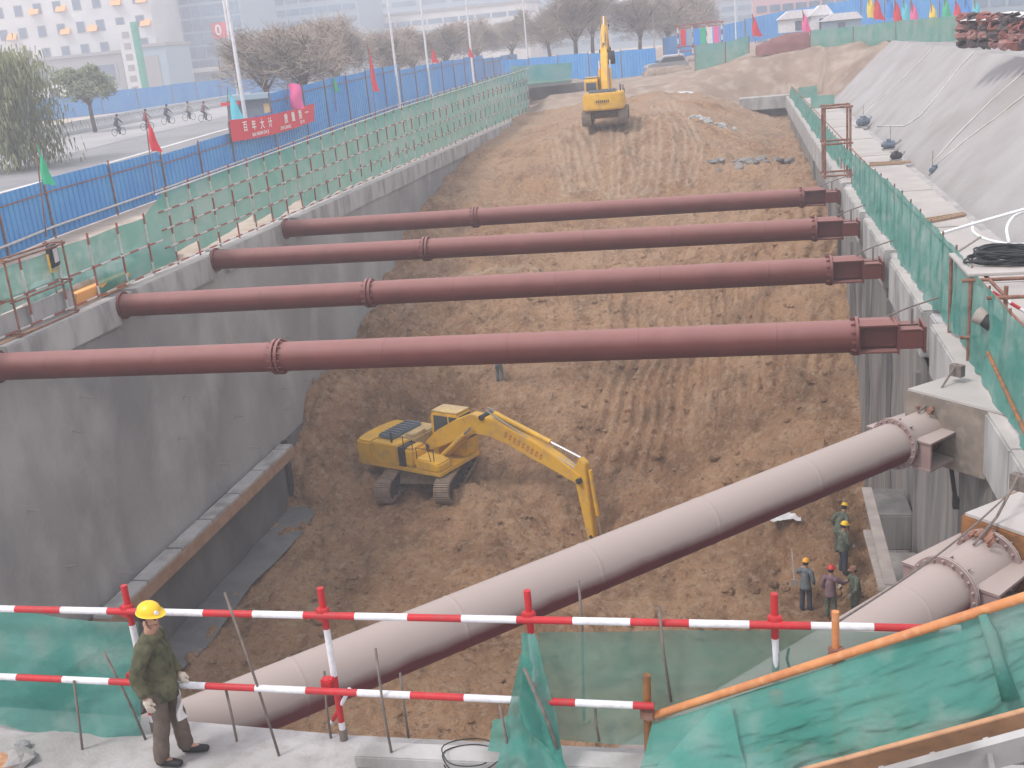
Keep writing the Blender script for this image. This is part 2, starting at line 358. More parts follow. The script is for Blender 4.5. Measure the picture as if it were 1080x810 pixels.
def ground0(x, y):
    s = interp(y, SZ)
    if x <= -18:
        w = sm((-19.5-x)/7); z = s*w*(1 if y > 40 else 1)
        if y > 97: z = s*max(w, sm((y-97)/12))
        return z
    if y < 90:
        if x < 6.9: return -.02
        if x < 10.9: return (x-6.9)/4*3.7
        return 3.7
    # far bank behind the end of the trench
    t = sm((y-97)/6)
    base = (pit(x, min(y, 97), False) if x < XR else (0 if x < 6.9 else min(3.7, (x-6.9)/4*3.7))) if y < 103 else crest(x)
    if x >= 6.9: t = sm((y-88)/9); base = min(3.7, max(0, (x-6.9)/4*3.7))
    z = base+(crest(x)-base)*t
    z += .35*fbm(x, y, .35, 2)*min(1, t*3)*(1-sm((y-103)/6))
    if y > 125: z = z+(1.7-z)*sm((y-125)/60)*(1-sm((x-5)/30))
    return z
def lin(a, b, n): return [a+(b-a)*i/n for i in range(n+1)]
def onpit(x, y):
    z = -2
    for _ in range(14): p = at(x, y, z=z); z = z*.5+.5*pit(max(XL, min(XR, p.x)), max(9, min(97, p.y)), False)
    return at(x, y, z=z)
for pxs in (((612,128),(604,145),(603,165),(608,182),(622,198)), ((622,132),(614,150),(613,168),(619,184),(634,196)), ((690,112),(708,130),(718,150),(720,170),(710,192)), ((704,108),(724,128),(736,150),(738,172),(728,194)),
            ((672,122),(688,140),(694,160),(692,182),(680,204)), ((660,138),(672,156),(676,176),(670,196),(652,210)), ((560,152),(585,178),(598,206)), ((574,148),(598,172),(612,204)), ((640,142),(650,165),(648,190),(636,208)),
            ((560,250),(620,262),(700,258)), ((430,330),(470,300),(560,290),(640,296))):
    P_ = [onpit(*p) for p in pxs]; Q_ = []
    for i in range(len(P_)-1):
        p0, p1, p2, p3 = P_[max(0, i-1)], P_[i], P_[i+1], P_[min(len(P_)-1, i+2)]
        for t in (0, .34, .67): Q_.append(.5*((2*p1)+(p2-p0)*t+(2*p0-5*p1+4*p2-p3)*t*t+(-p0+3*p1-3*p2+p3)*t**3))
    Q_.append(P_[-1]); RUT.append(([((a_.x, a_.y), (b_.x, b_.y)) for a_, b_ in zip(Q_, Q_[1:])], min(q.y for q in Q_)-1, max(q.y for q in Q_)+1, min(q.x for q in Q_)-1, max(q.x for q in Q_)+1))
# pit floor and ramp
m = MB(); nx, ny = 240, 960
xs = lin(XL-.05, XR+.05, nx); ys = [8+(97.0-8)*(j/ny) for j in range(ny+1)]
m.grid(lambda u, v: (XL-.25+(XR-XL+.5)*u, 8+91*v, pit(XL-.25+(XR-XL+.5)*u, 8+91*v)-.25*max(0, 8+91*v-97)), nx, ny)
eo = struct(m.build('excavated_earth', M['dirt'], smooth=True))
ca = eo.data.color_attributes.new('packed', 'FLOAT_COLOR', 'POINT')
for i, v in enumerate(eo.data.vertices):
    d_ = rutd(v.co.x, v.co.y); k_ = math.exp(-((d_-.2)/.13)**2) if d_ < 1.2 else 0
    ca.data[i].color = (k_, k_, k_, 1)
# ground sheets round the pit
def sheet(name, xs, ys, fn, mat, sk=None, smooth=True):
    m = MB(); nx = len(xs); m.v = [Vector((x, y, fn(x, y))) for y in ys for x in xs]
    for j in range(len(ys)-1):
        for i in range(nx-1):
            if sk and sk((xs[i]+xs[i+1])/2, (ys[j]+ys[j+1])/2): continue
            m.f.append((j*nx+i, j*nx+i+1, (j+1)*nx+i+1, (j+1)*nx+i)); m.mi.append(0)
    return struct(m.build(name, mat, smooth=smooth))
sheet('ground_left', [-400,-200,-120,-80,-60,-50,-42,-38,-34,-31,-29,-27,-25,-23,-21,-20,-19.3], [-30,0,10]+lin(20,118,49)+[125,140,160,200,300,500], lambda x, y: ground(x, y)+.05*fbm(x, y, .4)*(x > -27), M['beige'])
sheet('ground_beyond', [-19.3,-18.5,-17,-15,-13,-11,-9]+lin(-7,14,36)+[16,20,26,34,50,80,150,400], lin(97,112,26)+[115,118,122,126,132,140,160,200,300,500], ground, M['bankdirt'])
sheet('ground_right', [10.9,12,14,18,24,32,45,80,150,400], [-30,0,10,30,50,70,80,88,93,97], lambda x, y: 3.7+.0*x, M['bankdirt'])
sheet('horizon_ground', [-5000,-2000,-400,0,400,2000,5000], [500,1000,2500,5000], lambda x, y: 1.6, M['asphalt'], smooth=False)
sheet('bank_corner', lin(XR+.3,10.9,14), lin(88,97,14), lambda x, y: ground(x, y) if x > 6.2 else -.02+.6*sm((y-92)/5), M['bankdirt'])
# sprayed concrete slope with a rough surface
sheet('shotcrete_slope', lin(6.75,11.0,25), lin(6,88.3,190), lambda x, y: (x-6.9)/4*3.7+.06*fbm(x, y*.6, .9, 11)*sm((x-6.8)/.5)+.03-.12*(x < 6.85), M['shot'])
sheet('slope_shoulder', lin(11.0,13.2,4), lin(6,97,60), lambda x, y: 3.76+.06*fbm(x, y, .8, 12), M['shot'])
# path along the top of the right-hand wall
m = MB(); y = 8.0
while y < 93:
    e = min(93, y+3.6); m.box((4.55, y+.03, -.25), (6.45, e, .02+.012*math.sin(y))); y = e
struct(m.build('path', M['path']))
m = MB(); m.box((6.45, 8, -.3), (7.3, 92, -.10)); struct(m.build('drain_channel', M['conc']))
# road beyond the blue hoarding
def road(x): return lambda a, b: ground(a, b)+.02
sheet('road', [-78,-70,-62,-56,-50,-44,-40.2], lin(20,150,52), lambda x, y: ground(x, y)+.03, M['asphalt'])
def lane(name, x0, x1, mat, dz):
    sheet(name, [x0-(0), x1], lin(20,150,52), lambda x, y: ground(x, y)+dz, mat)
lane('pale_lane', -66, -54, M['roadpale'], .05)
lane('road_edge_strip', -45.5, -44.9, M['white_sheet'], .055)
# ------------------------------------------------------------------ trench walls
def wallobj(name, y0, y1, x, side, z0, z1, mat, thick, label, bulge=.06, parent=None):
    m = MB(); nu, nv = int((y1-y0)/.5), max(2, int((z1-z0)/.5))
    m.grid(lambda u, v: (x+side*(bulge*fbm(y0+(y1-y0)*u, z0+(z1-z0)*v, .35, 21)), y0+(y1-y0)*u, z0+(z1-z0)*v), nu, nv)
    m.box((min(x-side*.15, x-side*thick), y0, z0), (max(x-side*.15, x-side*thick), y1, z1))
    o = m.build(name, mat, parent, smooth='auto')
    if label: tag(o, label, 'wall')
    return o
wL = empty('retaining_wall', (XL, 8, -12), 0, 'tall grey sprayed-concrete wall on the left side of the trench', 'wall')
def sub(o, p): o.parent = p; o.location = -p.location; return o
sub(wallobj('wall_face', 6, 106, XL-.12, 1, -8.35, -.7, M['wall'], .6, None), wL)
sub(wallobj('lower_wall_face', 6, 42.6, XL-.1, 1, -12.6, -8.35, M['wall_wet'], .6, None), wL)
m = MB()   # vertical joint strips and dark return at the end of the lower wall
m.box((XL-.1, 38.75, -12), (XL+.06, 39.0, -8.3)); sub(m.build('end_strip', M['dark'], None), wL)
wR = empty('retaining_wall', (XR, 8, -12), 0, 'streaky grey wall on the right side of the trench under the net fence', 'wall')
sub(wallobj('wall_face', 6, 97, XR+.12, -1, -12.4, -1.0, M['wallR'], .6, None, bulge=.12), wR)
m = MB()
for k, y in enumerate(lin(14, 60, 9)):
    m.box((XR-.02, y, -12), (XR+.1, y+.12, -1.1-.2*(k % 3)))
sub(m.build('joint_strip', M['wallR'], None), wR)
rw = random.Random(8)
for k in range(16):
    yy = rw.uniform(22, 42); zz = rw.uniform(-8, -2); m = MB(); m.cyl((XL-.2, yy, zz), (XL+.25, yy+.05, zz-.05+rw.uniform(-.05,.1)), .025, n=6); sub(m.build('anchor_bar', M['plank'], None), wL)
# waling ledge on the left wall
m = MB(); ledge = empty('waling_ledge', (-18.1, 25, -8.3), 0, 'long brown waling beam with grey slabs on top fixed along the left wall', 'beam')
m = MB(); m.box((XL+.02, 24.6, -8.75), (-17.82, 38.4, -8.33)); sub(m.build('steel_beam', M['ledge'], None, bevel=.02), ledge)
y = 24.7
while y < 38:
    m = MB(); m.box((XL+.03, y, -8.328), (-17.86, min(38.3, y+2.1), -8.22)); sub(m.build('top_slab', M['conc_face'], None, bevel=.015), ledge); y += 2.18
m = MB()
for y in lin(26, 37.5, 8): m.prism([(XL-.05,-9.3),(XL-.05,-8.76),(-17.95,-8.76)], y, y+.1)
sub(m.build('bracket', M['ledge'], None), ledge)
m = MB(); m.grid(lambda u, v: (XL+.02+1.25*u+.12*math.sin(v*23)*u, 12+26.6*v, -11.02-.12*u+.03*math.sin(v*60)), 6, 60)
tag(m.build('wet_footing_strip', M['wall_wet'], smooth=True), 'wet grey footing strip along the bottom of the left trench wall', 'footing')
# crown beams with notches at the struts
SY = [23.25, 29.75, 36.1, 42.95]
def crown(side, y0, y1, label):
    x = XL if side < 0 else XR
    e = empty('crown_beam', (x, y0, -1), 0, label, 'beam')
    cuts = [y0]+[c for s in SY for c in (s-.55, s+.55)]+[y1]
    for i in range(len(cuts)-1):
        a, b = cuts[i], cuts[i+1]; notch = i % 2 == 1
        n = max(1, int((b-a)/6)) if not notch else 1
        for k in range(n):
            aa, bb = a+(b-a)*k/n, a+(b-a)*(k+1)/n
            off = (.16 if notch else 0)+(.0 if side > 0 else .03*(k % 2))
            m = MB()
            if side < 0: m.box((x-.85, aa, -.85), (x-off, bb-.01, -.0-(.05 if notch else 0)))
            else: m.box((x+off, aa, -1.05), (x+.95, bb-.01, 0-(.05 if notch else 0)))
            sub(m.build('beam_segment', M['conc_face'], None, bevel=.03), e)
            m = MB()
            if side < 0: m.box((x-.84, aa+.02, .0), (x-off-.03, bb-.02, .012))
            else: m.box((x+off+.03, aa+.02, .0), (x+.93, bb-.02, .012))
            if not notch: sub(m.build('top_screed', M['path'], None), e)
    return e
crown(-1, 8.75, 104, 'grey concrete crown beam along the top of the left trench wall')
crown(1, 8.75, 95, 'pale concrete crown beam along the top of the right trench wall')
# triangular corner blocks on the right beam
def corner(y, label, mat_face):
    e = empty('corner_block', (XR, y, -1), 0, label, 'concrete block')
    m = MB(); m.prism([(XR-1.05, y+1.12), (XR+.04, y-.05), (XR+.06, y+2.15)], -1.15, .02, axis='z'); sub(m.build('block_body', M['blockface'] if not mat_face else M['rustorange'], None, bevel=.02), e)
    m = MB(); m.prism([(XR-1.0, y+1.10), (XR+.45, y-.45), (XR+.5, y+2.35)], .022, .06, axis='z'); sub(m.build('block_top', M['path'], None), e)
    return e
corner(17.35, 'triangular concrete corner block behind the head of the long diagonal strut', False)
corner(12.35, 'triangular corner block with orange rusty face behind the nearer diagonal strut', True)

# ------------------------------------------------------------------ struts
def pipe(m, A, B, r, step=2.9):
    L = (B-A).length; D = (B-A)/L; pts = [A]; rr_ = [r]; t = step*.6
    while t < L-.3:
        for o, k in ((-.08, 0), (-.04, 0), (-.022, 0), (-.010, .006), (.010, .006), (.022, 0), (.04, 0), (.08, 0)): pts.append(A+D*(t+o)); rr_.append(r+k)
        t += step
    m.tube(pts+[B], rr_+[r], n=56)
def flange(m, c, d, r, t=.05): 
    c = Vector(c); m.cyl(c-d*t, c+d*t, r, n=40)
def strut(y0, y1, z0, z1, jx, label):
    A = Vector((XL-.1, y0, z0)); B = Vector((XR-1.75, 0, 0)); D = Vector((XR-XL, y1-y0, z1-z0)).normalized()
    B = A+D*((XR-1.40-A.x)/D.x)
    e = empty('steel_strut', A, 0, label, 'strut', 'horizontal steel struts across the trench')
    def S(m, name, mat, **k): o = m.build(name, mat, e, **k); o.location = -A; return o
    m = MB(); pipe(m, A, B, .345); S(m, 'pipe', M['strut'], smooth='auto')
    J = A+D*((jx-A.x)/D.x)
    m = MB(); flange(m, J-D*.06, D, .42, .035); flange(m, J+D*.06, D, .42, .035)
    for k in range(14):
        t = 2*math.pi*k/14; c = J+Vector((0, math.cos(t), math.sin(t)))*.385; m.cyl(c-D*.16, c+D*.16, .018, n=6)
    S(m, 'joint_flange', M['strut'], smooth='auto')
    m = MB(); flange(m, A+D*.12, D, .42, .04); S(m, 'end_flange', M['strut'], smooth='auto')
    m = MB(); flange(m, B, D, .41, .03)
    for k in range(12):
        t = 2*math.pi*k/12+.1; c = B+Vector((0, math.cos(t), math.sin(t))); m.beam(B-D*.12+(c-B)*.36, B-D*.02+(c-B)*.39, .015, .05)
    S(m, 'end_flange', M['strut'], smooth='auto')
    # adjustable head: box frame then two jack boxes
    side = D.cross(Vector((0,0,1))).normalized(); up = Vector((0,0,1))
    def bx(a, b, s0, s1, u0, u1, name):
        m = MB(); a *= .72; b *= .72; vs = [B+D*p+side*q+up*r for p in (a, b) for q, r in ((s0,u0),(s1,u0),(s1,u1),(s0,u1))]
        m.add(vs, [(0,1,2,3),(7,6,5,4),(0,4,5,1),(1,5,6,2),(2,6,7,3),(3,7,4,0)]); return m
    m = bx(.04, 1.15, -.31, .31, .25, .29, 'x')
    for args in ((.04,1.15,-.31,.31,-.31,-.27),(.04,1.15,-.04,.04,-.269,.249),(.04,.09,-.33,.33,-.33,.31),(1.10,1.15,-.33,.33,-.33,.31)): 
        q = bx(*args, 'x'); m.add(q.v, q.f)
    q = bx(.09, 1.1, -.10, .10, -.22, .22, 'x'); m.add(q.v, q.f)
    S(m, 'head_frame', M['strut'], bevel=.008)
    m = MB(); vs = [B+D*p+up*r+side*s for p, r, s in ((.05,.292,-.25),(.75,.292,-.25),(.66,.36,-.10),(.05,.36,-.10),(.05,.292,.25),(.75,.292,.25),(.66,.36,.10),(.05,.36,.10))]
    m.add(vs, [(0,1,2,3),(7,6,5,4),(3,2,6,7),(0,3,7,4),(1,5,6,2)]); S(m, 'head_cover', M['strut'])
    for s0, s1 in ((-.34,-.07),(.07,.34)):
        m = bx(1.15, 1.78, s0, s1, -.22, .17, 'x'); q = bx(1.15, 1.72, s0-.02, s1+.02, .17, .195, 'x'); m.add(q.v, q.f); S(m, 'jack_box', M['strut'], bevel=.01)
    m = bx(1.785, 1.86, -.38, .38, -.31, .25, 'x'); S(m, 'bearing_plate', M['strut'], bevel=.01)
    # hanger rod and bracket fixing the head to the beam
    m = MB(); P = B+D*1.1+up*.2; m.beam(P, P+Vector((0,0,.35)), .05, .05); m.tube([P+Vector((-.5,.3,.1)), P+Vector((0,.3,.3)), P+Vector((.95,.45,.55))], .018)
    m.beam(P+Vector((.9,.35,.25)), P+Vector((.9,.6,.25)), .16, .14)
    S(m, 'hanger_rod', M['rebar'])
    return e
lab = ['nearest horizontal maroon strut across the trench, ending low at the left edge', 'second nearest horizontal maroon strut across the trench', 'third horizontal maroon strut across the trench, second from the far excavator', 'farthest horizontal maroon strut, the shortest in view across the trench']
zl = [(-.37,-.27),(-.3,-.38),(-.2,-.36),(-.24,-.5)]
yl = [(23.3,23.0),(29.4,30.0),(35.75,36.1),(42.2,43.8)]
jx = [-11.6,-11.4,-11.2,-10.9]
jx = [at(x_, y_, Y=w_).x for x_, y_, w_ in ((295,377,23.2),(390,307,29.6),(450,262,35.9),(500,228,42.6))]
for k in range(4): strut(yl[k][0], yl[k][1], zl[k][0], zl[k][1], jx[k], lab[k])

def diag(P0, P1, r, label, tail):
    """diagonal corner strut P0 (lower left) to P1 flange (upper right)"""
    P0 = Vector(P0); P1 = Vector(P1); D = (P1-P0).normalized(); up = Vector((0,0,1)); side = D.cross(up).normalized()
    e = empty('diagonal_strut', P1, 0, label, 'strut')
    def S(m, name, mat, **k): o = m.build(name, mat, e, **k); o.location = -P1; return o
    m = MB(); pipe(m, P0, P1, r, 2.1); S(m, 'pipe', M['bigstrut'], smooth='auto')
    def ring(c, rr, name):
        m = MB(); m.cyl(c-D*.03, c-D*.005, rr, n=48); m.cyl(c+D*.005, c+D*.03, rr, n=48)
        for k in range(20):
            t = 2*math.pi*k/20; v = side*math.cos(t)+up*math.sin(t)
            m.cyl(c-D*.07+v*(rr-.035), c+D*.07+v*(rr-.035), .016, n=6)
            if k % 2: m.beam(c+D*.03+v*(r+.02), c+D*.16+v*(r+.01), .014, .08, up=v)
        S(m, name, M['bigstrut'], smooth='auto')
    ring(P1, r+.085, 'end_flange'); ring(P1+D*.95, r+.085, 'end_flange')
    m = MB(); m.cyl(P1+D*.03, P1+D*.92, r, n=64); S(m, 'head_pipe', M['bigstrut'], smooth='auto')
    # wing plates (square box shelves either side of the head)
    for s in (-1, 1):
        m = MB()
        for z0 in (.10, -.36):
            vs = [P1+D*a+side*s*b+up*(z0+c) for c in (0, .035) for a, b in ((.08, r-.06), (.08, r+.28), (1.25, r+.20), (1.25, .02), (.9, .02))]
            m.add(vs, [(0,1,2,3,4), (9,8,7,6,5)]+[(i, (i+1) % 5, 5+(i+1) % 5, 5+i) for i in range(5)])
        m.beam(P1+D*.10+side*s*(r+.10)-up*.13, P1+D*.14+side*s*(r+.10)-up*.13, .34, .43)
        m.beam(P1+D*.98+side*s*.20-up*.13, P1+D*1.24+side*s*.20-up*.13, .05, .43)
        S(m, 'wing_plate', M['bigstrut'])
    m = MB(); m.beam(P1+D*1.24+up*-.12, P1+D*1.28+up*-.12, .95, .6)
    for s in (-.27, .27): m.beam(P1+D*1.28+side*s-up*.1, P1+D*1.80+side*s-up*.1, .3, .34)
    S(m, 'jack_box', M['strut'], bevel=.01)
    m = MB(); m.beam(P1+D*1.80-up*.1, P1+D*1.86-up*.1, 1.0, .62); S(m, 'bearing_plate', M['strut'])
    m = MB()
    for k in range(7):
        a = R(30*k-60); m.beam(P1+D*(.72+.1*math.cos(a))+up*(r+.03)+side*.05*k-side*.15, P1+D*(.78+.2*math.cos(a))+up*(r+.09+.03*math.sin(a))+side*.06*k-side*.15, .05, .04)
    S(m, 'bolt_cluster', M['rust'])
    # hanger from the block top
    m = MB(); Q = P1+D*1.1+up*(r+.02); m.tube([P1+D*.6+up*(r+.03), Q+up*.2, Q+D*.5+up*.62], .018); m.beam(Q+D*.5+up*.5+side*-.1, Q+D*.5+up*.5+side*.12, .12, .2)
    S(m, 'hanger_rod', M['rebar'])
    return e
A = at(300, 730, z=-.62); B = at(943, 468, z=-.60); D_ = (B-A).normalized()
diag(A-D_*3.2, B, .35, 'long dust-covered diagonal strut crossing the foreground to the right wall', 0)
A2 = at(900, 683, z=-.42); B2 = at(996, 623, z=-.42); D2 = (B2-A2).normalized()
diag(A2-D2*4.5, B2, .35, 'short pale diagonal strut at the right edge behind the orange pipe', 0)

# ------------------------------------------------------------------ foreground platform
m = MB(); pe = []
poly = [(-16, 8.95), (-9, 8.8), (-7.2, 8.72), (-5.4, 8.62), (-3.9, 8.52), (-2, 8.5), (0, 8.5), (3.3, 8.5), (9, 8.5), (9, 2), (-16, 2)]
m.prism(poly, -1.2, .0, axis='z'); struct(m.build('pavement', M['conc'], bevel=.03))
m = MB(); m.box((-3.62, 8.0, 0.003), (-.6, 8.24, .13)); tag(m.build('kerb_slab', M['conc_face'], bevel=.012), 'long low grey concrete kerb slab on the platform below the rail', 'kerb')
rail = empty('guard_rail', (-3.88, 8.35, 0), 0, 'red and white striped tube guard rail along the foreground platform edge', 'guard rail')
RW = [M['red'], M['white']]
def SR(m, name, mat, par=rail, **k): o = m.build(name, mat, par, **k); o.location = -Vector(par.location); return o
m = MB(); m.striped((-9.05, 8.36, 1.385), (1.62, 8.34, 1.365), .034, .5, .0); SR(m, 'top_rail', RW, smooth='auto')
m = MB(); m.striped((-9.05, 8.15, .775), (-.87, 8.15, .67), .034, .5, .0); SR(m, 'lower_rail', RW, smooth='auto')
for X in (-7.9, -5.87, -3.88, -1.95, .16):
    m = MB(); m.striped((X, 8.42, 1.62), (X, 8.42, .05), .032, .5, .42); SR(m, 'post', RW, smooth='auto')
    for z, yy in ((1.375, 8.39), (.72, 8.27)): m = MB(); m.cyl((X, yy-.06, z), (X, yy+.05, z), .055, n=10); m.box((X-.06, yy-.04, z-.05), (X+.06, yy+.04, z+.05)); SR(m, 'coupler', M['red'], bevel=.01)
    m = MB(); m.cyl((X, 8.42, 0), (X, 8.42, .12), .04, n=10); SR(m, 'foot_sleeve', M['rebar'])
m = MB(); m.striped((-3.72, 8.36, .60), (-4.02, 8.5, .12), .02, .28, .25, mis=(1, 0)); SR(m, 'brace', RW)

def netsheet(top, bot, nu, nv, amp, seed, name, mat, label=None, parent=None, nrm=(0,1,0), fold=5., thick=True):
    top = [Vector(p) for p in top]; bot = [Vector(p) for p in bot]; nrm = Vector(nrm)
    def pl(P, t):
        k = t*(len(P)-1); i = min(len(P)-2, int(k)); return P[i].lerp(P[i+1], k-i)
    m = MB()
    def fn(u, v):
        p = pl(top, u).lerp(pl(bot, u), v)
        L = (top[-1]-top[0]).length
        w_ = p.x+p.y
        f = amp*(.35+v*.8)*(math.sin(w_*fold+3*fbm(w_, v*2, .6, 1))*.5+fbm(w_, v*3, .9, 4)+.6*abs(fbm(w_+v*2, v*1.5, 1.6, 9)))
        p = p+nrm*f
        p.z += .3*amp*math.sin(w_*2.3)*(v > .98 or v < .02)
        return p
    m.grid(fn, nu, nv)
    o = m.build(name, mat, None, smooth=True)
    if parent is not None: o.parent = parent; o.location = -Vector(parent.location)
    if label: tag(o, label, 'net')
    return o
netsheet([at(-40,640,Y=8.50), at(70,652,Y=8.50), at(146,655,Y=8.48)], [at(-40,758,Y=8.32), at(60,778,Y=8.3), at(150,776,Y=8.32)], 60, 40, .06, 2, 'safety_net', M['net'], 'teal safety net hanging on the rail at the left behind the worker')
netsheet([at(568,668,Y=8.42), at(700,664,Y=8.42), at(960,667,Y=8.45)], [at(566,782,Y=8.3), at(690,782,Y=8.3), at(900,786,Y=8.3)], 60, 30, .035, 5, 'safety_net', M['netthin'], 'thin grey-green net on the rail between the second and third post')
# gathered bundle on the second post
gb = empty('gathered_net', at(558, 700, Y=8.3), 0, 'gathered teal net bundle tied to the middle rail post', 'net')
for k, (tp_, bt, n_) in enumerate(((((551,668),(566,672)), ((548,760),(600,830)), 26), (((549,690),(562,700)), ((519,830),(560,822)), 22), (((556,720),(568,730)), ((560,820),(606,832)), 20))):
    netsheet([at(tp_[0][0],tp_[0][1],Y=8.24-.05*k), at(tp_[1][0],tp_[1][1],Y=8.26-.05*k)], [at(bt[0][0],bt[0][1],Y=7.85-.05*k), at(bt[1][0],bt[1][1],Y=7.85-.05*k)], 44, 30, .075, 3+k, 'net_fold', M['net'], parent=gb, fold=n_)
netsheet([at(520,760,Y=8.2), at(552,752,Y=8.2)], [at(515,790,Y=8.0), at(560,800,Y=8.0)], 12, 10, .05, 8, 'net_scrap', M['net'], 'small teal net scrap lying left of the gathered bundle')
# orange pipe handrail
P0 = at(683, 757, Y=8.22); P1 = at(1095, 625, Y=7.3)
hr = empty('pipe_handrail', P0, 0, 'sloping orange pipe handrail at the lower right with two stub posts', 'handrail')
SR(( lambda m: (m.cyl(P0, P1, .036, n=14), m)[1])(MB()), 'rail_pipe', M['orangepipe'], hr, smooth='auto')
m = MB(); a = at(682, 712, Y=8.24); b = at(684, 800, Y=8.24); m.cyl(a, b, .035, n=12); SR(m, 'stub_post', M['rustorange'], hr, smooth='auto')
m = MB(); a = at(881, 645, Y=7.82); b = at(883, 800, Y=7.82); m.cyl(a, b, .03, n=12); SR(m, 'stub_post', M['orangepipe'], hr, smooth='auto')
for px, py, Y in ((683, 752, 8.2), (882, 690, 7.8)): q = at(px, py, Y=Y); m = MB(); m.box(q-Vector((.06,.05,.05)), q+Vector((.06,.05,.05))); SR(m, 'clamp', M['rust'], hr, bevel=.01)
netsheet([at(688,762,Y=8.15), at(880,700,Y=7.75), at(1095,634,Y=7.3)], [at(660,870,Y=7.3), at(850,822,Y=7.35), at(1095,757,Y=7.1)], 110, 60, .10, 12, 'safety_net', M['net'], 'bright teal net hanging under the sloping orange pipe')
netsheet([at(757,742,Y=7.85), at(770,740,Y=7.85)], [at(655,850,Y=7.2), at(795,850,Y=7.2)], 30, 30, .07, 15, 'net_fold', M['net'], 'teal net fold hanging in a tent shape left of the timber board', fold=9)
m = MB()
pts = [at(1036,648,Y=7.36), at(1044,668,Y=7.3), at(1052,695,Y=7.26), at(1066,738,Y=7.15)]
m.tube(pts, [.03,.05,.045,.06], n=8); tag(m.build('net_strap', M['net'], smooth=True), 'dark twisted strip of net running down the bright net at the right edge', 'net')
m = MB(); a = at(800, 836, Y=7.2); b = at(1100, 757, Y=6.9); m.beam(a, b, .04, .27, up=(0,-.35,1)); tag(m.build('timber_board', M['board'], bevel=.005), 'brown timber board sloping across the lower right corner', 'board')
fp = empty('formwork_panel', at(1000,800,z=.1), 0, 'pale ribbed formwork panel in the bottom right corner', 'panel')
a = at(840, 850, Y=6.85); b = at(1110, 778, Y=6.7)
m = MB(); m.beam(a, b, .05, .42, up=(0,-.6,1)); SR(m, 'panel_sheet', M['conc_face'], fp)
for t in (.36,.56,.76,.93):
    m = MB(); q = a.lerp(b, t); m.beam(q+Vector((-.02,-.06,.17)), q+Vector((.05,-.04,-.2)), .035, .035); SR(m, 'rib', M['conc_face'], fp)

# starter bars
bars = [((78,718),(90,815),8.1),((110,688),(158,790),8.3),((237,625),(300,815),8.15),((238,726),(250,782),8.2),((342,708),(350,785),8.45),((396,684),(417,815),8.1),((422,710),(431,778),8.4),
        ((527,744),(538,815),8.0),((553,705),(597,815),7.95),((610,612),(616,700),8.8),((695,640),(708,740),8.3),((832,684),(833,706),8.45),((628,748),(632,782),8.2),((410,612),(418,640),9.2)]
for k, (t, b, Y) in enumerate(bars):
    if k == 13: continue
    a = at(*t, Y=Y); c = at(b[0], b[1], Y=Y-.02); mid = a.lerp(c, .5)+Vector((.02*math.sin(k), 0, 0))
    if k == 9: c = at(616, 760, Y=8.48)
    m = MB(); m.tube([a, mid, c], .0125 if k not in (8,) else .016, n=7)
    pl = ['far left beside the teal net', 'leaning just left of the worker', 'tall and leaning, with a pale tip, right of the worker', 'short, close behind the tall leaning bar', 'short, beside the first full rail post', 'tall, right of the first full rail post', 'short, standing before the dusty strut', 'standing left of the gathered net bundle', 'bent, leaning across the gathered net bundle', 'sticking up above the top rail in front of the long strut', 'thin, crossing the top rail between second and third post', 'tiny, right of the third rail post', 'short, seen through the thin net', 'x'][k]
    tag(m.build('starter_bar', M['rebar'], smooth=True), 'rusty steel starter bar '+pl, 'rebar', 'steel starter bars on the platform')
# wire coil and rubble on the platform
m = MB(); c = at(500, 812, z=.02); m.tube([c+Vector((.28*math.cos(t)*(1+.1*math.sin(3*t)), .22*math.sin(t), .03+.01*t)) for t in lin(0, 18, 80)], .006, n=5); tag(m.build('wire_coil', M['ink']), 'loose coil of thin black wire on the platform', 'wire')
for k, (px, py, s, mt, l) in enumerate(((18, 800, .16, 'conc', 'pale broken concrete lump at the lower left corner'), (22, 786, .07, 'wall', 'small grey stone above the concrete lump at the lower left'), (4, 806, .14, 'board', 'broken brown brick at the lower left corner'))):
    c = at(px, py, z=.04); m = MB(); m.rock(c, s, k+3, (1.2,1,.6)); tag(m.build('rubble_lump', M[mt], smooth=False), l, 'rubble')
# wire rope from the corner block to the rail
m = MB(); a = at(1082, 503, Y=14.2); b = at(885, 655, Y=8.6); m.tube([a.lerp(b, t)-Vector((0,0,.12*math.sin(math.pi*t))) for t in lin(0,1,10)], .012, n=6); tag(m.build('wire_rope', M['rebar']), 'thin steel rope stretched from the right wall down to the rail', 'rope')

exec_later = []
# ------------------------------------------------------------------ left scaffold fence
XS = -18.98
def ztop(y): return interp(y, [(22,1.75),(33.2,1.9),(33.3,2.5),(44,2.8),(54,3.1),(67,3.4),(85,3.75),(102,3.85)])
sf = empty('scaffold_fence', (XS, 22, 0), 0, 'long red and white scaffold tube fence with green net on the left crown beam', 'fence')
RWF = [M['redfar'], M['whitefar']]
y = 19.2; ps = []
while y < 103: ps.append(y); y += 1.65
for i, y in enumerate(ps):
    m = MB(); m.striped((XS, y, ztop(y)+.15), (XS, y, 0), .034, .62, .35, n=6); SR(m, 'post', RWF, sf)
for i, (y0, y1) in enumerate(((19.2, 33.3), (33.3, 60), (60, 103))):
    levels = [.10, .95] + ([1.78] if i == 0 else [])
    lv = 3 if i == 0 else 5
    for k in range(lv):
        z0 = .12+(ztop(y0+.2)-.12)*k/(lv-1); z1 = .12+(ztop(y1-.2)-.12)*k/(lv-1)
        if k == lv-1 and i == 0: continue
        m = MB(); m.striped((XS+.06, y0, z0), (XS+.06, y1, z1), .030, .55, .3, n=6, mis=(0, 1) if k < lv-1 else (1, 1)); SR(m, 'rail', RWF, sf)
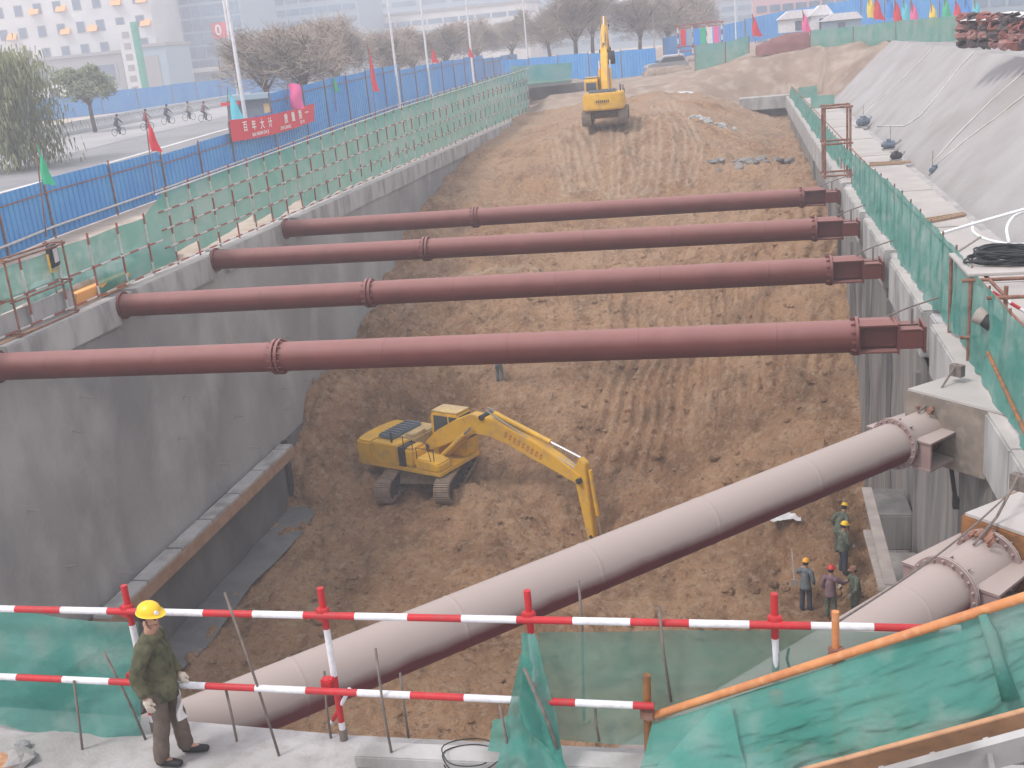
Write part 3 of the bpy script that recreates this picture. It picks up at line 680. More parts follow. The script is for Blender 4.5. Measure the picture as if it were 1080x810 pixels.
for i in range(len(ps)-1):
    y0, y1 = ps[i], ps[i+1]
    lowz = .1
    if 33 < y0 < 45: lowz = .34+.2*math.sin(i*1.7)
    if y0 < 28: lowz = .62
    tp = .0 if y0 > 32 else .0
    o = netsheet([(XS-.04, y0, ztop(y0+.1)-tp), (XS-.04, y1, ztop(y1-.1)-tp)], [(XS-.04, y0, lowz), (XS-.04, y1, lowz+.1)], 14, 12, .05, i, 'net_panel', M['netfar'] if y0 > 30 else M['net'], parent=sf, nrm=(1,0,0), fold=4)
# cross fence over the dark opening at the far left end
cf = empty('end_beam_fence', at(570,88,Y=104), 0, 'far cross beam carrying a green net fence over a dark opening', 'fence')
a = at(543, 92, Y=104); b = at(603, 86, Y=104)
m = MB(); m.beam(a, b, .8, .35); SR(m, 'cross_beam', M['wall'], cf)
netsheet([at(538,70,Y=103.5), at(603,66,Y=103.5)], [a+Vector((0,-.5,.1)), b+Vector((0,-.5,.1))], 12, 6, .05, 3, 'net', M['netfar'], parent=cf)
m = MB(); q = at(547, 92, Y=103); r_ = at(553, 130, Y=103); m.box((q.x-.1, 102.6, r_.z-1), (q.x+.85, 103.4, q.z)); SR(m, 'column', M['conc_face'], cf)
m = MB(); m.box((a.x, 104.6, a.z-4), (b.x+1, 104.9, a.z-.1)); SR(m, 'shadowed_wall', M['wall_wet'], cf)  # backing wall whose dark colour paints the shade inside the opening
# small scaffold stand with floodlight near left edge
def frame(name, c, w, d, h, mats, label, board=True, r=.03, extra=0):
    e = empty(name, c, 0, label, 'scaffold')
    for sx in (-1, 1):
        for sy in (-1, 1):
            m = MB(); m.cyl((sx*w/2, sy*d/2, -extra), (sx*w/2, sy*d/2, h), r, n=8); m.build('upright', mats, e)
    for z in (h, h*.5, .15):
        for s in (-1, 1):
            m = MB(); m.cyl((-w/2-.1, s*d/2, z-.05), (w/2+.1, s*d/2, z-.05), r*.9, n=8); m.build('ledger', mats, e)
            m = MB(); m.cyl((s*w/2, -d/2-.1, z-.1), (s*w/2, d/2+.1, z-.1), r*.9, n=8); m.build('transom', mats, e)
    return e
c = at(24, 345, z=0); st = frame('floodlight_stand', Vector((XS+.1, 26.0, 0)), .5, 2.6, 2.1, M['rust'], 'rusty tube stand with a black floodlight on the left crown beam')
fl = empty('floodlight', at(55, 270, X=-18.9), R(15), 'black floodlight with pale lens on the tube stand at the left', 'floodlight')
m = MB(); m.box((-.06,-.28,-.3), (.1,.28,.3)); m.build('housing', M['ink'], fl, bevel=.03)
m = MB(); m.box((.102,-.17,-.18), (.115,.17,.2)); m.build('lens', M['white'], fl)
m = MB(); m.beam((0,-.33,.1), (0,-.33,-.4), .03, .05); m.beam((0,.33,.1), (0,.33,-.4), .03, .05); m.beam((0,-.34,-.4), (0,.34,-.4), .05, .03); m.build('bracket', M['yellow'], fl)
# boards and sheets along the left fence foot
m = MB(); m.box((XS-.3, 28.0, 0.0), (XS-.06, 31.0, .42), rot=Matrix.Rotation(R(8), 3, 'Y')); tag(m.build('plywood_stack', M['orange'], bevel=.02), 'orange plywood sheets behind the net at the foot of the left fence', 'boards')
m = MB(); m.box((XS-.14, 21.0, 0.0), (XS-.08, 28.0, .62)); tag(m.build('toe_board', M['conc_face'], bevel=.01), 'grey toe board along the near end of the left fence', 'board')
m = MB(); m.box((XL-.5, 21.5, .014), (XL-.25, 25.6, .05)); tag(m.build('timber_plank', M['wood'], bevel=.008), 'reddish timber plank lying on the left crown beam', 'plank')
m = MB()
for k in range(11):
    m.rock((-20.2-.2*math.sin(k*2.), 28+k*.75, .35+.1*math.sin(k)), .55, k+40, (1,1.1,.55), n=10)
tag(m.build('white_sheeting', M['white_sheet'], smooth=True), 'crumpled white sheeting lying behind the left fence net', 'sheeting')

# ------------------------------------------------------------------ blue hoarding
def fpt(px, py, X):
    p = at(px, py, X=X); g = ground(X, p.y); return (X, p.y, g, p.z-g)
FL = [(-26.2,26,0,2.5),(-28.1,37.5,0,2.5),(-29.0,42,0,2.5),(-30.3,54.4,0,2.3),fpt(240,130,-30.6),fpt(285,116,-30.8)]
FL2 = [(FL[-1][0], FL[-1][1]-.05, FL[-1][2], FL[-1][3]+1.05),fpt(317,89,-31.0),fpt(340,84,-31.1),fpt(420,73,-31.3),fpt(509,62,-31.4),fpt(545,60,-31.0)]
def hoarding(pts, label, cat='hoarding', nseg=2.0, flagposts=True, name='blue_hoarding', matp=None, rails=True):
    e = empty(name, (pts[0][0], pts[0][1], pts[0][2]), 0, label, cat)
    for k, ((x0,y0,z0,h0),(x1,y1,z1,h1)) in enumerate(zip(pts, pts[1:])):
        L = math.hypot(x1-x0, y1-y0); d = Vector((x1-x0, y1-y0, 0)).normalized(); nrm = Vector((d.y, -d.x, 0)); n = max(1, round(L/5.5))
        for i in range(n):
            t0, t1 = i/n, (i+1)/n
            step = .09*((k+i) % 2)
            m = MB(); q = max(2, int(L/n/.45))
            def P(t, z): return Vector((x0+(x1-x0)*t, y0+(y1-y0)*t, z0+(z1-z0)*t+z))
            for j in range(q):
                a, b = t0+(t1-t0)*j/q, t0+(t1-t0)*(j+1)/q; w = (b-a)
                hh = h0-step
                prof = [(0,0),(.12,.0),(.17,.05),(.83,.05),(.88,0),(1,0)]
                vs = []
                for u, o in prof:
                    for z in (.05, hh): vs.append(P(a+w*u, z)+nrm*o)
                m.add(vs, [(2*i_, 2*i_+2, 2*i_+3, 2*i_+1) for i_ in range(5)])
            SR(m, 'sheet_panel', matp or M['blue'], e)
            m = MB(); m.cyl(P(t0, 0)+nrm*.1, P(t0, h0+.12)+nrm*.1, .045, n=8); SR(m, 'post', M['rust'], e)
        if rails:
            for z, mt in ((.5, M['whitefar']), (h0-.55, M['rust'])):
                m = MB(); m.cyl(Vector((x0,y0,z0+z))+nrm*.13, Vector((x1,y1,z1+z))+nrm*.13, .05 if z < 1 else .03, n=8); SR(m, 'rail', mt, e)
    return e
hoarding(FL, 'long bright blue sheet-metal hoarding with rusty posts beside the left street')
hoarding(FL2, 'taller distant stretch of blue hoarding continuing beyond the red banner')
gz = lambda x, y: ground(x, y)
def px_seg(p0, p1, Y0, Y1, h):
    a = at(*p0, Y=Y0); b = at(*p1, Y=Y1); return [(a.x, a.y, a.z, h), (b.x, b.y, b.z, h)]
FB = px_seg((560,90),(693,84),136,124,3.3)
hoarding([(FB[0][0]-3.4, 135, 1.3, 3.1)]+FB, 'far blue hoarding behind the distant excavator', rails=False)
a = at(0,127,Y=150); b = at(250,98,Y=150)
hoarding([(-175,118,.9,3.2),(-110,132,1.3,3.2),(-84,158,1.7,3.2),(-76,190,1.7,3.2)], 'pale blue hoarding on the far side of the street below the buildings', rails=False)
a = at(765, 62, Y=150); b = at(1010, 40, Y=120)
hoarding([(at(700,60,Y=150).x,150,2.0,3.0),(6,150,4.0,3.0),(14,140,4.4,3.2),(22,118,4.6,3.2)], 'blue hoarding behind the distant bank at the upper right', rails=False)

# far green net fence on the bank edge
gf = empty('net_fence', (-5, 106, 1.9), 0, 'faded green net fence along the edge of the distant bank', 'fence')
gp = [((733,76),(733,48),108),((765,66),(765,44),107),((790,56),(790,38),106),((855,54),(855,32),104),((900,50),(900,28),98),((945,46),(945,22),90),((1012,43),(1012,16),72),((1100,47),(1100,10),50)]
for k in range(len(gp)-1):
    (b0, t0, Y0), (b1, t1, Y1) = gp[k], gp[k+1]
    if k == 2: continue
    netsheet([at(*t0, Y=Y0), at(*t1, Y=Y1)], [at(*b0, Y=Y0), at(*b1, Y=Y1)], 16, 6, .06, k, 'net', M['netfar'], parent=gf)
for b, t, Y in gp:
    m = MB(); m.cyl(at(*b, Y=Y), at(*t, Y=Y), .05, n=6); SR(m, 'post', M['rust'], gf)
# red-brown spoil heap
def heap(name, pts, Y, depth, mat, label, h=None, cat='heap', seed=1, nu=26, nv=12):
    m = MB(); top = [at(x, y, Y=Y) for x, y in pts]; x0, x1 = top[0].x, top[-1].x; zb = min(top[0].z, top[-1].z)-.5
    def prof(x): return interp(x, [(p.x, p.z) for p in top])
    def fn(u, v):
        x = x0+(x1-x0)*u; w = math.sin(math.pi*v)**.6
        return Vector((x, Y-depth/2+depth*v, zb+(prof(x)-zb)*w+.12*fbm(x*1.7, v*6, 1, seed)*w))
    m.grid(fn, nu, nv); return tag(m.build(name, mat, smooth=True), label, cat)
heap('gravel_heap', [(797,49),(812,42),(830,35),(852,33),(857,47)], 106, 4, M['maroon'], 'dark maroon gravel heap on the distant bank beside the green net')
# scrap/brick stack at the upper right
bs = empty('brick_pile', at(1045, 45, Y=47), 0, 'pile of dark and reddish brick bundles under white sheeting at the upper right edge', 'brick pile')
rr = random.Random(4)
mats = [pm('brick_red', (.30,.11,.09), .9, (.22,.09,.08), 3), pm('brick_dark', (.07,.06,.065), .9, (.12,.09,.09), 4), pm('brick_pinkish', (.38,.20,.18), .9, (.3,.15,.14), 4)]
for i in range(9):
    for j in range(4):
        q = at(1016+i*11, 46-j*9+i*.2, Y=50-i*.9); s = .24
        m = MB(); m.rock(q, s*(.9+.4*rr.random()), i*7+j, (1.1,1.2,.8)); 
        for _ in range(3): m.box(q+Vector((rr.uniform(-.3,.1), -.25, rr.uniform(-.2,.1))), q+Vector((rr.uniform(.1,.3), -.1, rr.uniform(.12,.2))), rot=Matrix.Rotation(rr.uniform(-.5,.5), 3, 'Y'))
        SR(m, 'bundle', mats[rr.choice((0,0,1,1,2))], bs)
netsheet([at(1014,18,Y=50.6), at(1060,13,Y=48.4), at(1105,10,Y=44)], [at(1012,23,Y=49.4), at(1060,19,Y=46.2), at(1105,16,Y=42)], 24, 6, .08, 4, 'cover_sheet', M['white_sheet'], parent=bs)

# ------------------------------------------------------------------ right net fence on the crown beam
def zr(y): return interp(y, [(15,1.55),(20.5,1.6),(22,1.7),(30.4,1.66),(45.8,1.1),(94,.9)])
nf = empty('net_fence', (3.9, 16, 0), 0, 'teal net fence on rusty tubes along the right crown beam', 'fence')
y = 14.6; ps = []
while y < 93: ps.append(y); y += 1.5
for i, y in enumerate(ps):
    m = MB(); m.cyl((3.98, y, 0), (3.98, y, zr(y)+.03), .02, n=6); SR(m, 'post', M['rust'], nf)
    if i < len(ps)-1:
        y1 = ps[i+1]; lz = .02+.10*math.sin(i*2.1)**2
        if 41 < y < 46.5: 
            lz = zr(y)*.55
        netsheet([(3.94, y, zr(y)), (3.94, y1+.04, zr(y1))], [(3.84-.05*math.sin(i), y, lz), (3.84-.05*math.sin(i+1), y1+.04, lz)], 14, 12, .05, i, 'net_panel', M['net'], parent=nf, nrm=(1,0,0), fold=7)
for y0, y1 in ((14.6, 40), (40, 92)):
    m = MB(); m.cyl((4.0, y0, zr(y0)), (4.0, y1, zr(y1)), .024, n=6); SR(m, 'top_rail', M['rust'], nf)
# net cross pieces at the far end
for k, (p, Y, l) in enumerate((((842, 95, 862, 90, 104), 80, 'smaller far green net panel across the end of the path'), ((855, 106, 880, 103, 112), 70, 'nearer green net panel across the far part of the path'))):
    a = at(p[0], p[1]+9, Y=Y); b = at(p[2], p[1]+7, Y=Y)
    netsheet([a+Vector((0,0,.75)), b+Vector((0,0,.75))], [a, b], 10, 6, .04, k, 'cross_net', M['netfar'], l)
# far end cap beam
cb = empty('end_cap_beam', at(808, 105, Y=96), 0, 'grey concrete cap beam across the far right end of the trench with shadow below', 'beam')
a = at(780, 107, Y=96.6); b = at(836, 102, Y=96.6)
m = MB(); m.box((a.x, 95.4, -.95), (4.2, 97.2, .06)); SR(m, 'beam_body', M['conc_face'], cb, bevel=.04)
m = MB(); m.box((a.x+.5, 96.4, -3.2), (4.0, 96.9, -.95)); SR(m, 'wall_below', M['wall_wet'], cb)  # dark wall colour stands in for the shadow under the beam
# far scaffold frame
frame('scaffold_tower', Vector((3.62, 45.5, .01)), .95, 1.3, 2.75, M['rust'], 'rusty scaffold frame straddling the right net fence beyond the struts', r=.045)
# near scaffold platform at the right edge
pf = empty('scaffold_platform', (4.0, 19.0, 0), 0, 'rusty scaffold platform with pale boards behind the net fence at the right edge', 'scaffold')
zP = 1.55; P = lambda x, y, z: at(x, y, z=z)
c1 = at(1024, 292, z=zP); 
ux = [(c1.x, c1.y), (c1.x+2.6, c1.y), (c1.x+2.6, c1.y+1.9), (c1.x, c1.y+1.9)]
m = MB(); m.box((c1.x-.05, c1.y, zP), (c1.x+2.7, c1.y+1.9, zP+.05)); SR(m, 'deck_board', M['path'], pf, bevel=.01)
for (x, yy) in ux+[(c1.x+.3, c1.y-1.3), (c1.x+2.6, c1.y-1.3)]:
    m = MB(); m.cyl((x, yy, 0.01), (x, yy, zP+(.12 if yy < c1.y else -.02)), .036, n=10); SR(m, 'upright', M['rust'], pf)
for z in (zP-.06, .45):
    for (p, q) in (((c1.x-.15, c1.y-.02), (c1.x+2.75, c1.y-.02)), ((c1.x+.3, c1.y-1.4), (c1.x+.3, c1.y+2)), ((c1.x, c1.y-1.34), (c1.x+2.75, c1.y-1.34))):
        m = MB(); m.cyl((p[0], p[1], z), (q[0], q[1], z), .032, n=10); SR(m, 'ledger', M['rust'], pf)
m = MB(); m.box((c1.x+.3, c1.y-1.3, .5), (c1.x+2.7, c1.y-.9, .55)); m.box((c1.x+.3, c1.y-.85, .5), (c1.x+2.7, c1.y-.4, .55)); SR(m, 'lower_board', M['plank'], pf, bevel=.01)
m = MB(); a = at(1042, 372, X=3.75); b = at(1084, 462, X=3.55); m.cyl(a, b, .032, n=10); SR(m, 'raking_tube', M['rustorange'], pf, smooth='auto')
m = MB(); a = Vector((c1.x+.1, c1.y-.1, zP-.1)); b = Vector((c1.x+1.6, c1.y-.9, .5)); m.striped(a, b, .03, .18, .1); SR(m, 'striped_brace', RW, pf)
# hanging lamp on scaffold
hl = empty('floodlight', at(1040, 338, Y=c1.y-1.2), R(-40), 'dark round floodlight with pale reflector hanging on the right scaffold platform', 'floodlight')
m = MB(); m.cyl((-.16,0,.08), (0,0,.02), .15, .12, n=20); m.build('reflector', M['plank'], hl, smooth='auto')
m = MB(); m.cyl((0,0,.02), (.42,0,-.25), .14, .11, n=20); m.cyl((.42,0,-.25), (.56,0,-.36), .06, n=12); m.build('housing', M['ink'], hl, smooth='auto')
m = MB(); m.beam((.1,0,.1), (.1,0,.4), .03, .03); m.build('bracket', M['rust'], hl)
# cable coils
m = MB(); rr = random.Random(3)
for k in range(16):
    cx, cy = c1.x+.75+rr.uniform(-.2,.2), c1.y+.95+rr.uniform(-.15,.15); rx, ry = rr.uniform(.35,.62), rr.uniform(.3,.5)
    m.tube([(cx+rx*math.cos(t), cy+ry*math.sin(t), zP+.08+.012*k+.02*math.sin(3*t+k)) for t in lin(0, 6.3, 22)], .02, n=5)
m.tube([(c1.x+1.2+1.5*t, c1.y+.35+.2*math.sin(5*t), zP+.12) for t in lin(0,1,12)], .03, n=5); m.tube([(c1.x+1.0+1.6*t, c1.y+.2+.12*math.sin(4*t), zP+.1) for t in lin(0,1,12)], .03, n=5)
tag(m.build('cable_coil', M['ink'], smooth=True), 'tangled coils of black cable on the scaffold platform deck', 'cable')
def conduit(pix, zs, r, label, mat='pvc'):
    m = MB(); P_ = [at(x, y, z=z) for (x, y), z in zip(pix, zs)]
    pts = []
    for i in range(len(P_)-1):
        p0 = P_[max(0, i-1)]; p1 = P_[i]; p2 = P_[i+1]; p3 = P_[min(len(P_)-1, i+2)]
        for t in lin(0, 1, 6)[:-1]:
            pts.append(.5*((2*p1)+(p2-p0)*t+(2*p0-5*p1+4*p2-p3)*t*t+(-p0+3*p1-3*p2+p3)*t**3))
    pts.append(P_[-1]); m.tube(pts, r, n=7); return tag(m.build('conduit', M[mat], smooth=True), label, 'conduit')
conduit([(990,247),(1030,235),(1090,218)], [1.5,1.6,1.9], .035, 'straight white conduit running over the path to the right edge')
conduit([(1026,235),(1027,245),(1042,253),(1070,258),(1095,256)], [1.1,1.0,.95,.95,1.0], .035, 'curved white conduit looping above the cable coils')
conduit([(1064,256),(1062,240),(1070,228),(1085,222)], [1.1,1.3,1.5,1.7], .035, 'short white conduit arching up at the right edge')
conduit([(1058,258),(1062,268),(1072,273),(1090,270)], [1.3,1.2,1.2,1.2], .04, 'thick white conduit lying below the loop on the right edge')
conduit([(1006,268),(1020,259),(1034,250)], [1.5,1.35,1.2], .025, 'short pale orange tube lying beside the cable coils', 'plank')
def on_slope(x, y):
    d = CR*((x-540)/F)-CU*((y-405)/F)+CF
    # plane z = (X-6.9)*.925
    k = .925; t = (CH+6.9*k)/(d.x*k-d.z); return Vector((d.x*t, d.y*t, CH+d.z*t+.06))
for k, (pp, l) in enumerate((([(984,172),(1010,143),(1045,108),(1082,76)], 'dark-edged white hose climbing the slope at the right edge, upper of a pair'), ([(986,176),(1020,148),(1050,126),(1085,98)], 'white hose climbing the slope at the right edge, lower of a pair'),
        ([(925,134),(955,134),(970,124),(990,100),(1012,72),(1028,55)], 'white hose curving from the slope toe up to the brick pile'), ([(903,130),(925,108),(948,88),(970,66),(985,50)], 'farthest white hose running straight up the slope'))):
    m = MB(); P_ = [on_slope(*p) for p in pp]; pts = [P_[i].lerp(P_[i+1], t) for i in range(len(P_)-1) for t in (0, .5)]+[P_[-1]]
    m.tube(pts, .028, n=6); tag(m.build('slope_hose', M['whitefar'], smooth=True), l, 'hose')
# pumps and clutter at the toe of the slope
for k, (px, py, s, l) in enumerate(((937,152,.45,'grey pump unit at the slope toe beside the path'),(945,163,.35,'smaller dark pump standing next to the grey pump on the path'),(910,128,.55,'far grey pump and scrap heap at the slope toe'),(985,178,.32,'flat grey junction box at the slope toe'))):
    c = at(px, py+6, z=.03); e = empty('water_pump', c, .3*k, l, 'pump')
    m = MB(); m.cyl((-s*.5,0,s*.5), (s*.6,0,s*.55), s*.38, n=14); m.cyl((-s*.7,0,s*.5), (-s*.5,0,s*.5), s*.2, n=10); m.box((-s*.2,-s*.3,s*.7),(s*.2,s*.2,s*1.1)); m.build('motor', M['bluegrey'] if k != 1 else M['dark'], e, smooth='auto')
    m = MB(); m.box((-s*.6,-s*.5,.0), (s*.6,s*.5,s*.12)); m.build('base_plate', M['wall'], e, bevel=.01)
    m = MB(); m.tube([(s*.3,0,s*.5),(s*.8,0,s*.6),(s*1.2,.1,s*.9)], s*.12, n=8); m.build('outlet_pipe', M['wall'], e, smooth='auto')
    if k in (0, 2, 3): m = MB(); m.cyl((s*.2,.1,0), (s*.2,.1,s*1.2+.5), .012, n=5); m.build('riser', M['rebar'], e)
for k, (px, py, l) in enumerate(((995,232,'brown timber lengths lying on the path'), (935,172,'reddish timber across the path near the pumps'))):
    c = at(px, py, z=.05); m = MB(); 
    for j in range(3): m.beam(c+Vector((-.7,-.5+.13*j,.02+.03*j)), c+Vector((.7,.5+.16*j,.03)) if k == 0 else c+Vector((.9,-.45+.15*j,.03)), .1, .07)
    tag(m.build('timber_lengths', M['wood'], bevel=.005), l, 'timber')
# ------------------------------------------------------------------ bottom of the pit, right side
lp = [((914,515),(940,618),.22,.06,'long narrow plank leaning against the right wall above the workers'),((917,560),(935,622),.26,.06,'short pale plank leaning beside the workers')]
for k, (t, b, w, th, l) in enumerate(lp):
    a = at(*t, X=2.52-.1*k); c = at(b[0], b[1], X=2.35-.1*k); m = MB(); m.beam(a, c, w, th); tag(m.build('leaning_plank', M['plank'], bevel=.01), l, 'plank')
for k, (px, py, l) in enumerate(((935,528,'upper pale concrete footing block projecting from the right wall'), (948,598,'lower pale concrete footing block projecting from the right wall'))):
    c = at(px, py, X=3.15); m = MB(); m.box(c+Vector((-.36,-.85,-.9)), c+Vector((.5,.75,0))); tag(m.build('footing_block', M['wallR'], bevel=.04), l, 'concrete block')
m = MB(); a = at(1003,492,X=3.45); c = at(1008,530,X=3.45); m.beam(a, c, .07, .06); m.beam(c-Vector((0,0,.1)), c+Vector((0,0,.1)), .14, .1); tag(m.build('wall_anchor', M['dark']), 'dark steel anchor hanging on the right wall below the corner block', 'anchor')
q = onpit(828, 555); q.z += .38
m = MB(); m.grid(lambda u, v: Vector((q.x-.5+1.0*u, q.y-.35+.7*v, q.z+.12*fbm(u*3, v*3, 1.2, 7))), 12, 8); tag(m.build('plastic_sheet', M['white_sheet'], smooth=True), 'scrap of pale plastic sheet on the earth near the workers', 'sheet')

# ------------------------------------------------------------------ excavators
def excavator(name, loc, track_dir, house_dir, J, label, sc=1.0):
    e = empty(name, loc, 0, label, 'excavator', None)
    Tt = Matrix.Rotation(track_dir, 4, 'Z')@Matrix.Scale(sc, 4); Th = Matrix.Rotation(house_dir, 4, 'Z')@Matrix.Scale(sc, 4)
    def S(m, nm, mat, par=e, **k): return m.build(nm, mat, par, **k)
    # tracks
    for s in (-1, 1):
        y0, y1 = s*1.22-.31, s*1.22+.31
        path = []; Lh, rr = 1.98, .45
        for t in lin(-1, 1, 12)[:-1]: path.append((t*Lh, .02+.9, 0, 1))
        for t in lin(90, -90, 8)[:-1]: path.append((Lh+rr*math.cos(R(t)), .48+rr*math.sin(R(t)), 0, 1))
        for t in lin(1, -1, 12)[:-1]: path.append((t*Lh, .04, 0, 1))
        for t in lin(270, 90, 8)[:-1]: path.append((-Lh+rr*math.cos(R(t)), .48+rr*math.sin(R(t)), 0, 1))
        out = [(p[0], p[1]) for p in path]; inn = [(x*.93, .48+(z-.48)*.84) for x, z in out]; n = len(out)
        m = MB(Tt)
        vs = [(x, y, z) for y in (y0, y1) for x, z in out]+[(x, y, z) for y in (y0, y1) for x, z in inn]
        fs = []
        for i in range(n):
            j = (i+1) % n
            fs += [(i, j, n+j, n+i), (2*n+i, 3*n+i, 3*n+j, 2*n+j), (i, 2*n+i, 2*n+j, j), (n+i, n+j, 3*n+j, 3*n+i)]
        m.add(vs, fs)
        # shoes
        for i in range(n):
            for q in (0, .5):
                a = Vector((out[i][0], 0, out[i][1])).lerp(Vector((out[(i+1) % n][0], 0, out[(i+1) % n][1])), q)
                d = Vector((out[(i+1) % n][0]-out[i][0], 0, out[(i+1) % n][1]-out[i][1])).normalized(); nr = Vector((-d.z, 0, d.x))
                if nr.dot(a-Vector((0,0,.48))) < 0: nr = -nr
                c = a+nr*.02; m.beam((c.x, y0+.01, c.z), (c.x, y1-.01, c.z), .045, .045, up=nr)
        tr = S(m, 'track', M['track'])
        m = MB(Tt); m.box((-1.9, y0+.14, .2), (1.9, y1-.14, .74)); 
        for i in range(8): m.cyl((-1.45+i*.415, y0+.03, .22), (-1.45+i*.415, y1-.03, .22), .12, n=10)
        for x in (-1.98, 1.98): m.cyl((x, y0+.04, .48), (x, y1-.04, .48), .34, n=16)
        S(m, 'track_frame', M['dark'], tr)
    m = MB(Tt); m.prism([(-.9,.35),(.9,.35),(.7,.8),(-.7,.8)], -.95, .95); m.cyl((0,0,.7), (0,0,1.05), .62, n=24); S(m, 'undercarriage', M['track'], smooth='auto')
    # house
    m = MB(Th); m.box((-2.3,-1.33,1.02), (1.75,1.33,1.2)); S(m, 'deck', M['yellow'], bevel=.02)
    arc = [(-1.75, -1.36)]+[(-2.42-.38*math.cos(R(a)), 1.36*math.sin(R(a))) for a in lin(-78, 78, 10)]+[(-1.75, 1.36)]
    m = MB(Th); m.prism(arc, 1.0, 2.06, axis='z'); S(m, 'counterweight', M['yellow'], bevel=.09, smooth='auto')
    m = MB(Th); m.box((-1.74,-1.34,1.2), (-.35,-.5,2.08)); S(m, 'side_door', M['yellow'], bevel=.04)
    m = MB(Th); m.box((-.34,-1.30,1.2), (-.05,-.5,2.0)); 
    for k in range(6): m.box((-.33,-1.335,1.25+k*.12), (-.06,-1.30,1.31+k*.12))
    S(m, 'side_grille', M['dark'])
    m = MB(Th); m.box((-.04,-1.34,1.2), (.5,-.42,2.02)); S(m, 'fuel_tank', M['yellow'], bevel=.12, smooth='auto')
    m = MB(Th); m.prism([(.51,1.2),(1.72,1.2),(1.66,1.5),(1.35,1.62),(.51,1.66)], -1.33, -.5); S(m, 'tool_box', M['yellow'], bevel=.05, smooth='auto')
    m = MB(Th); m.box((-1.74,-.49,1.2), (-.2,1.34,2.10)); S(m, 'engine_hood', M['yellowdust'], bevel=.06)
    m = MB(Th); m.box((-1.7,-.9,2.08), (-.9,1.0,2.26)); S(m, 'hood_cover', M['bluegrey'], bevel=.05)
    m = MB(Th)
    for k in range(7): m.box((-1.64,-.75+k*.24,2.262), (-.96,-.66+k*.24,2.275))
    S(m, 'hood_louvre', M['dark'])
    m = MB(Th); m.box((-.7,-.35,2.1), (-.25,.5,2.22)); S(m, 'filter_cover', M['yellowdust'], bevel=.03)
    m = MB(Th); m.cyl((-.8,-1.1,2.05), (-.8,-1.1,2.5), .045, n=8); S(m, 'exhaust_pipe', M['dark'])
    for q_ in (((-.1,-1.2,2.0), (-.1,-1.2,2.45)), ((1.4,-1.2,1.6), (1.4,-1.2,2.1)), ((.4,-1.25,2.0), (.4,-1.25,2.4))): m = MB(Th); m.cyl(*q_, .02, n=6); S(m, 'mirror_stalk', M['dark'])
    # cab
    cabp = [(.05,1.2),(1.72,1.2),(1.78,1.95),(1.45,3.0),(.18,3.0),(.05,2.8)]
    m = MB(Th); m.prism([(x, z) for x, z in cabp], .45, 1.34); cab = S(m, 'cab', M['yellow'], bevel=.05)
    m = MB(Th); m.box((.12,.46,3.0), (1.45,1.33,3.05)); S(m, 'roof_panel', M['yellowdust'], cab, bevel=.02)
    for s, y in ((-1, .44), (1, 1.35)):
        m = MB(Th); m.add([(.2,y,2.1),(.95,y,2.1),(.95,y,2.86),(.24,y,2.86)], [(0,1,2,3)]); S(m, 'window', M['glass'], cab)
        m = MB(Th); m.add([(1.02,y,1.75),(1.66,y,1.85),(1.68,y,1.98),(1.42,y,2.86),(1.02,y,2.86)], [(0,1,2,3,4)]); S(m, 'window', M['glass'], cab)
    m = MB(Th); m.add([(1.795,.53,1.95),(1.795,1.26,1.95),(1.505,1.26,2.9),(1.505,.53,2.9)], [(0,1,2,3)]); S(m, 'windscreen', M['glass'], cab)
    m = MB(Th); m.add([(.045,.55,2.15),(.045,1.24,2.15),(.045,1.24,2.7),(.045,.55,2.7)], [(3,2,1,0)]); S(m, 'window', M['glass'], cab)
    # boom from centre line with widths
    def arm_prism(pts, ws, y0, y1, nm, mat, par=e, bev=.03):
        P_ = [Vector((p[0], 0, p[1])) for p in pts]; up_, lo_ = [], []
        for i, p in enumerate(P_):
            d = (P_[min(i+1, len(P_)-1)]-P_[max(i-1, 0)]).normalized(); n_ = Vector((-d.z, 0, d.x)); up_.append(p+n_*ws[i]/2); lo_.append(p-n_*ws[i]/2)
        poly = [(v.x, v.z) for v in lo_+up_[::-1]]
        m = MB(Th); m.prism(poly, y0, y1); return S(m, nm, mat, par, bevel=bev)
    r0, kn, tp, ae = [Vector((p[0], 0, p[1])) for p in J[:4]]
    def bez(t): # root-knee-tip curve
        return r0*(1-t)**2+kn*2*t*(1-t)*1.0+tp*t*t
    bp = []; ws = []
    ctrl = kn*1.55-(r0+tp)*.275
    for t in lin(0, 1, 8):
        a = r0.lerp(ctrl, t); b = ctrl.lerp(tp, t); p = a.lerp(b, t)
        # sharpen toward two straight limbs
        q = (r0.lerp(kn, t/.42) if t < .42 else kn.lerp(tp, (t-.42)/.58)); p = p.lerp(q, .62)
        bp.append((p.x, p.z)); ws.append(.42+.38*math.sin(math.pi*min(1, t*1.15+.08))**.8 if t < .75 else .42+.30*(1-(t-.75)/.25))
    ws[0] = .4; ws[-1] = .38
    bo = arm_prism(bp, ws, -.23, .23, 'boom', M['yellow'])
    # lettering along the boom side: short illegible worn strokes are part of the paint
    dirn = (tp-kn).normalized(); nrm_ = Vector((-dirn.z, 0, dirn.x))
    m = MB(Th)
    L_ = (tp-kn).length
    for k in range(9):
        c = kn.lerp(tp, .26+.045*k); a_ = dirn*.055; b_ = nrm_*.12
        m.add([(c-a_-b_)+Vector((0,-.234,0)), (c+a_-b_)+Vector((0,-.234,0)), (c+a_+b_)+Vector((0,-.234,0)), (c-a_+b_)+Vector((0,-.234,0))], [(0,1,2,3)])
        m.add([(c-a_*.3-b_*.5)+Vector((0,-.236,0)), (c+a_*.3-b_*.5)+Vector((0,-.236,0)), (c+a_*.3+b_*.2)+Vector((0,-.236,0)), (c-a_*.3+b_*.2)+Vector((0,-.236,0))], [(0,1,2,3)], 1)
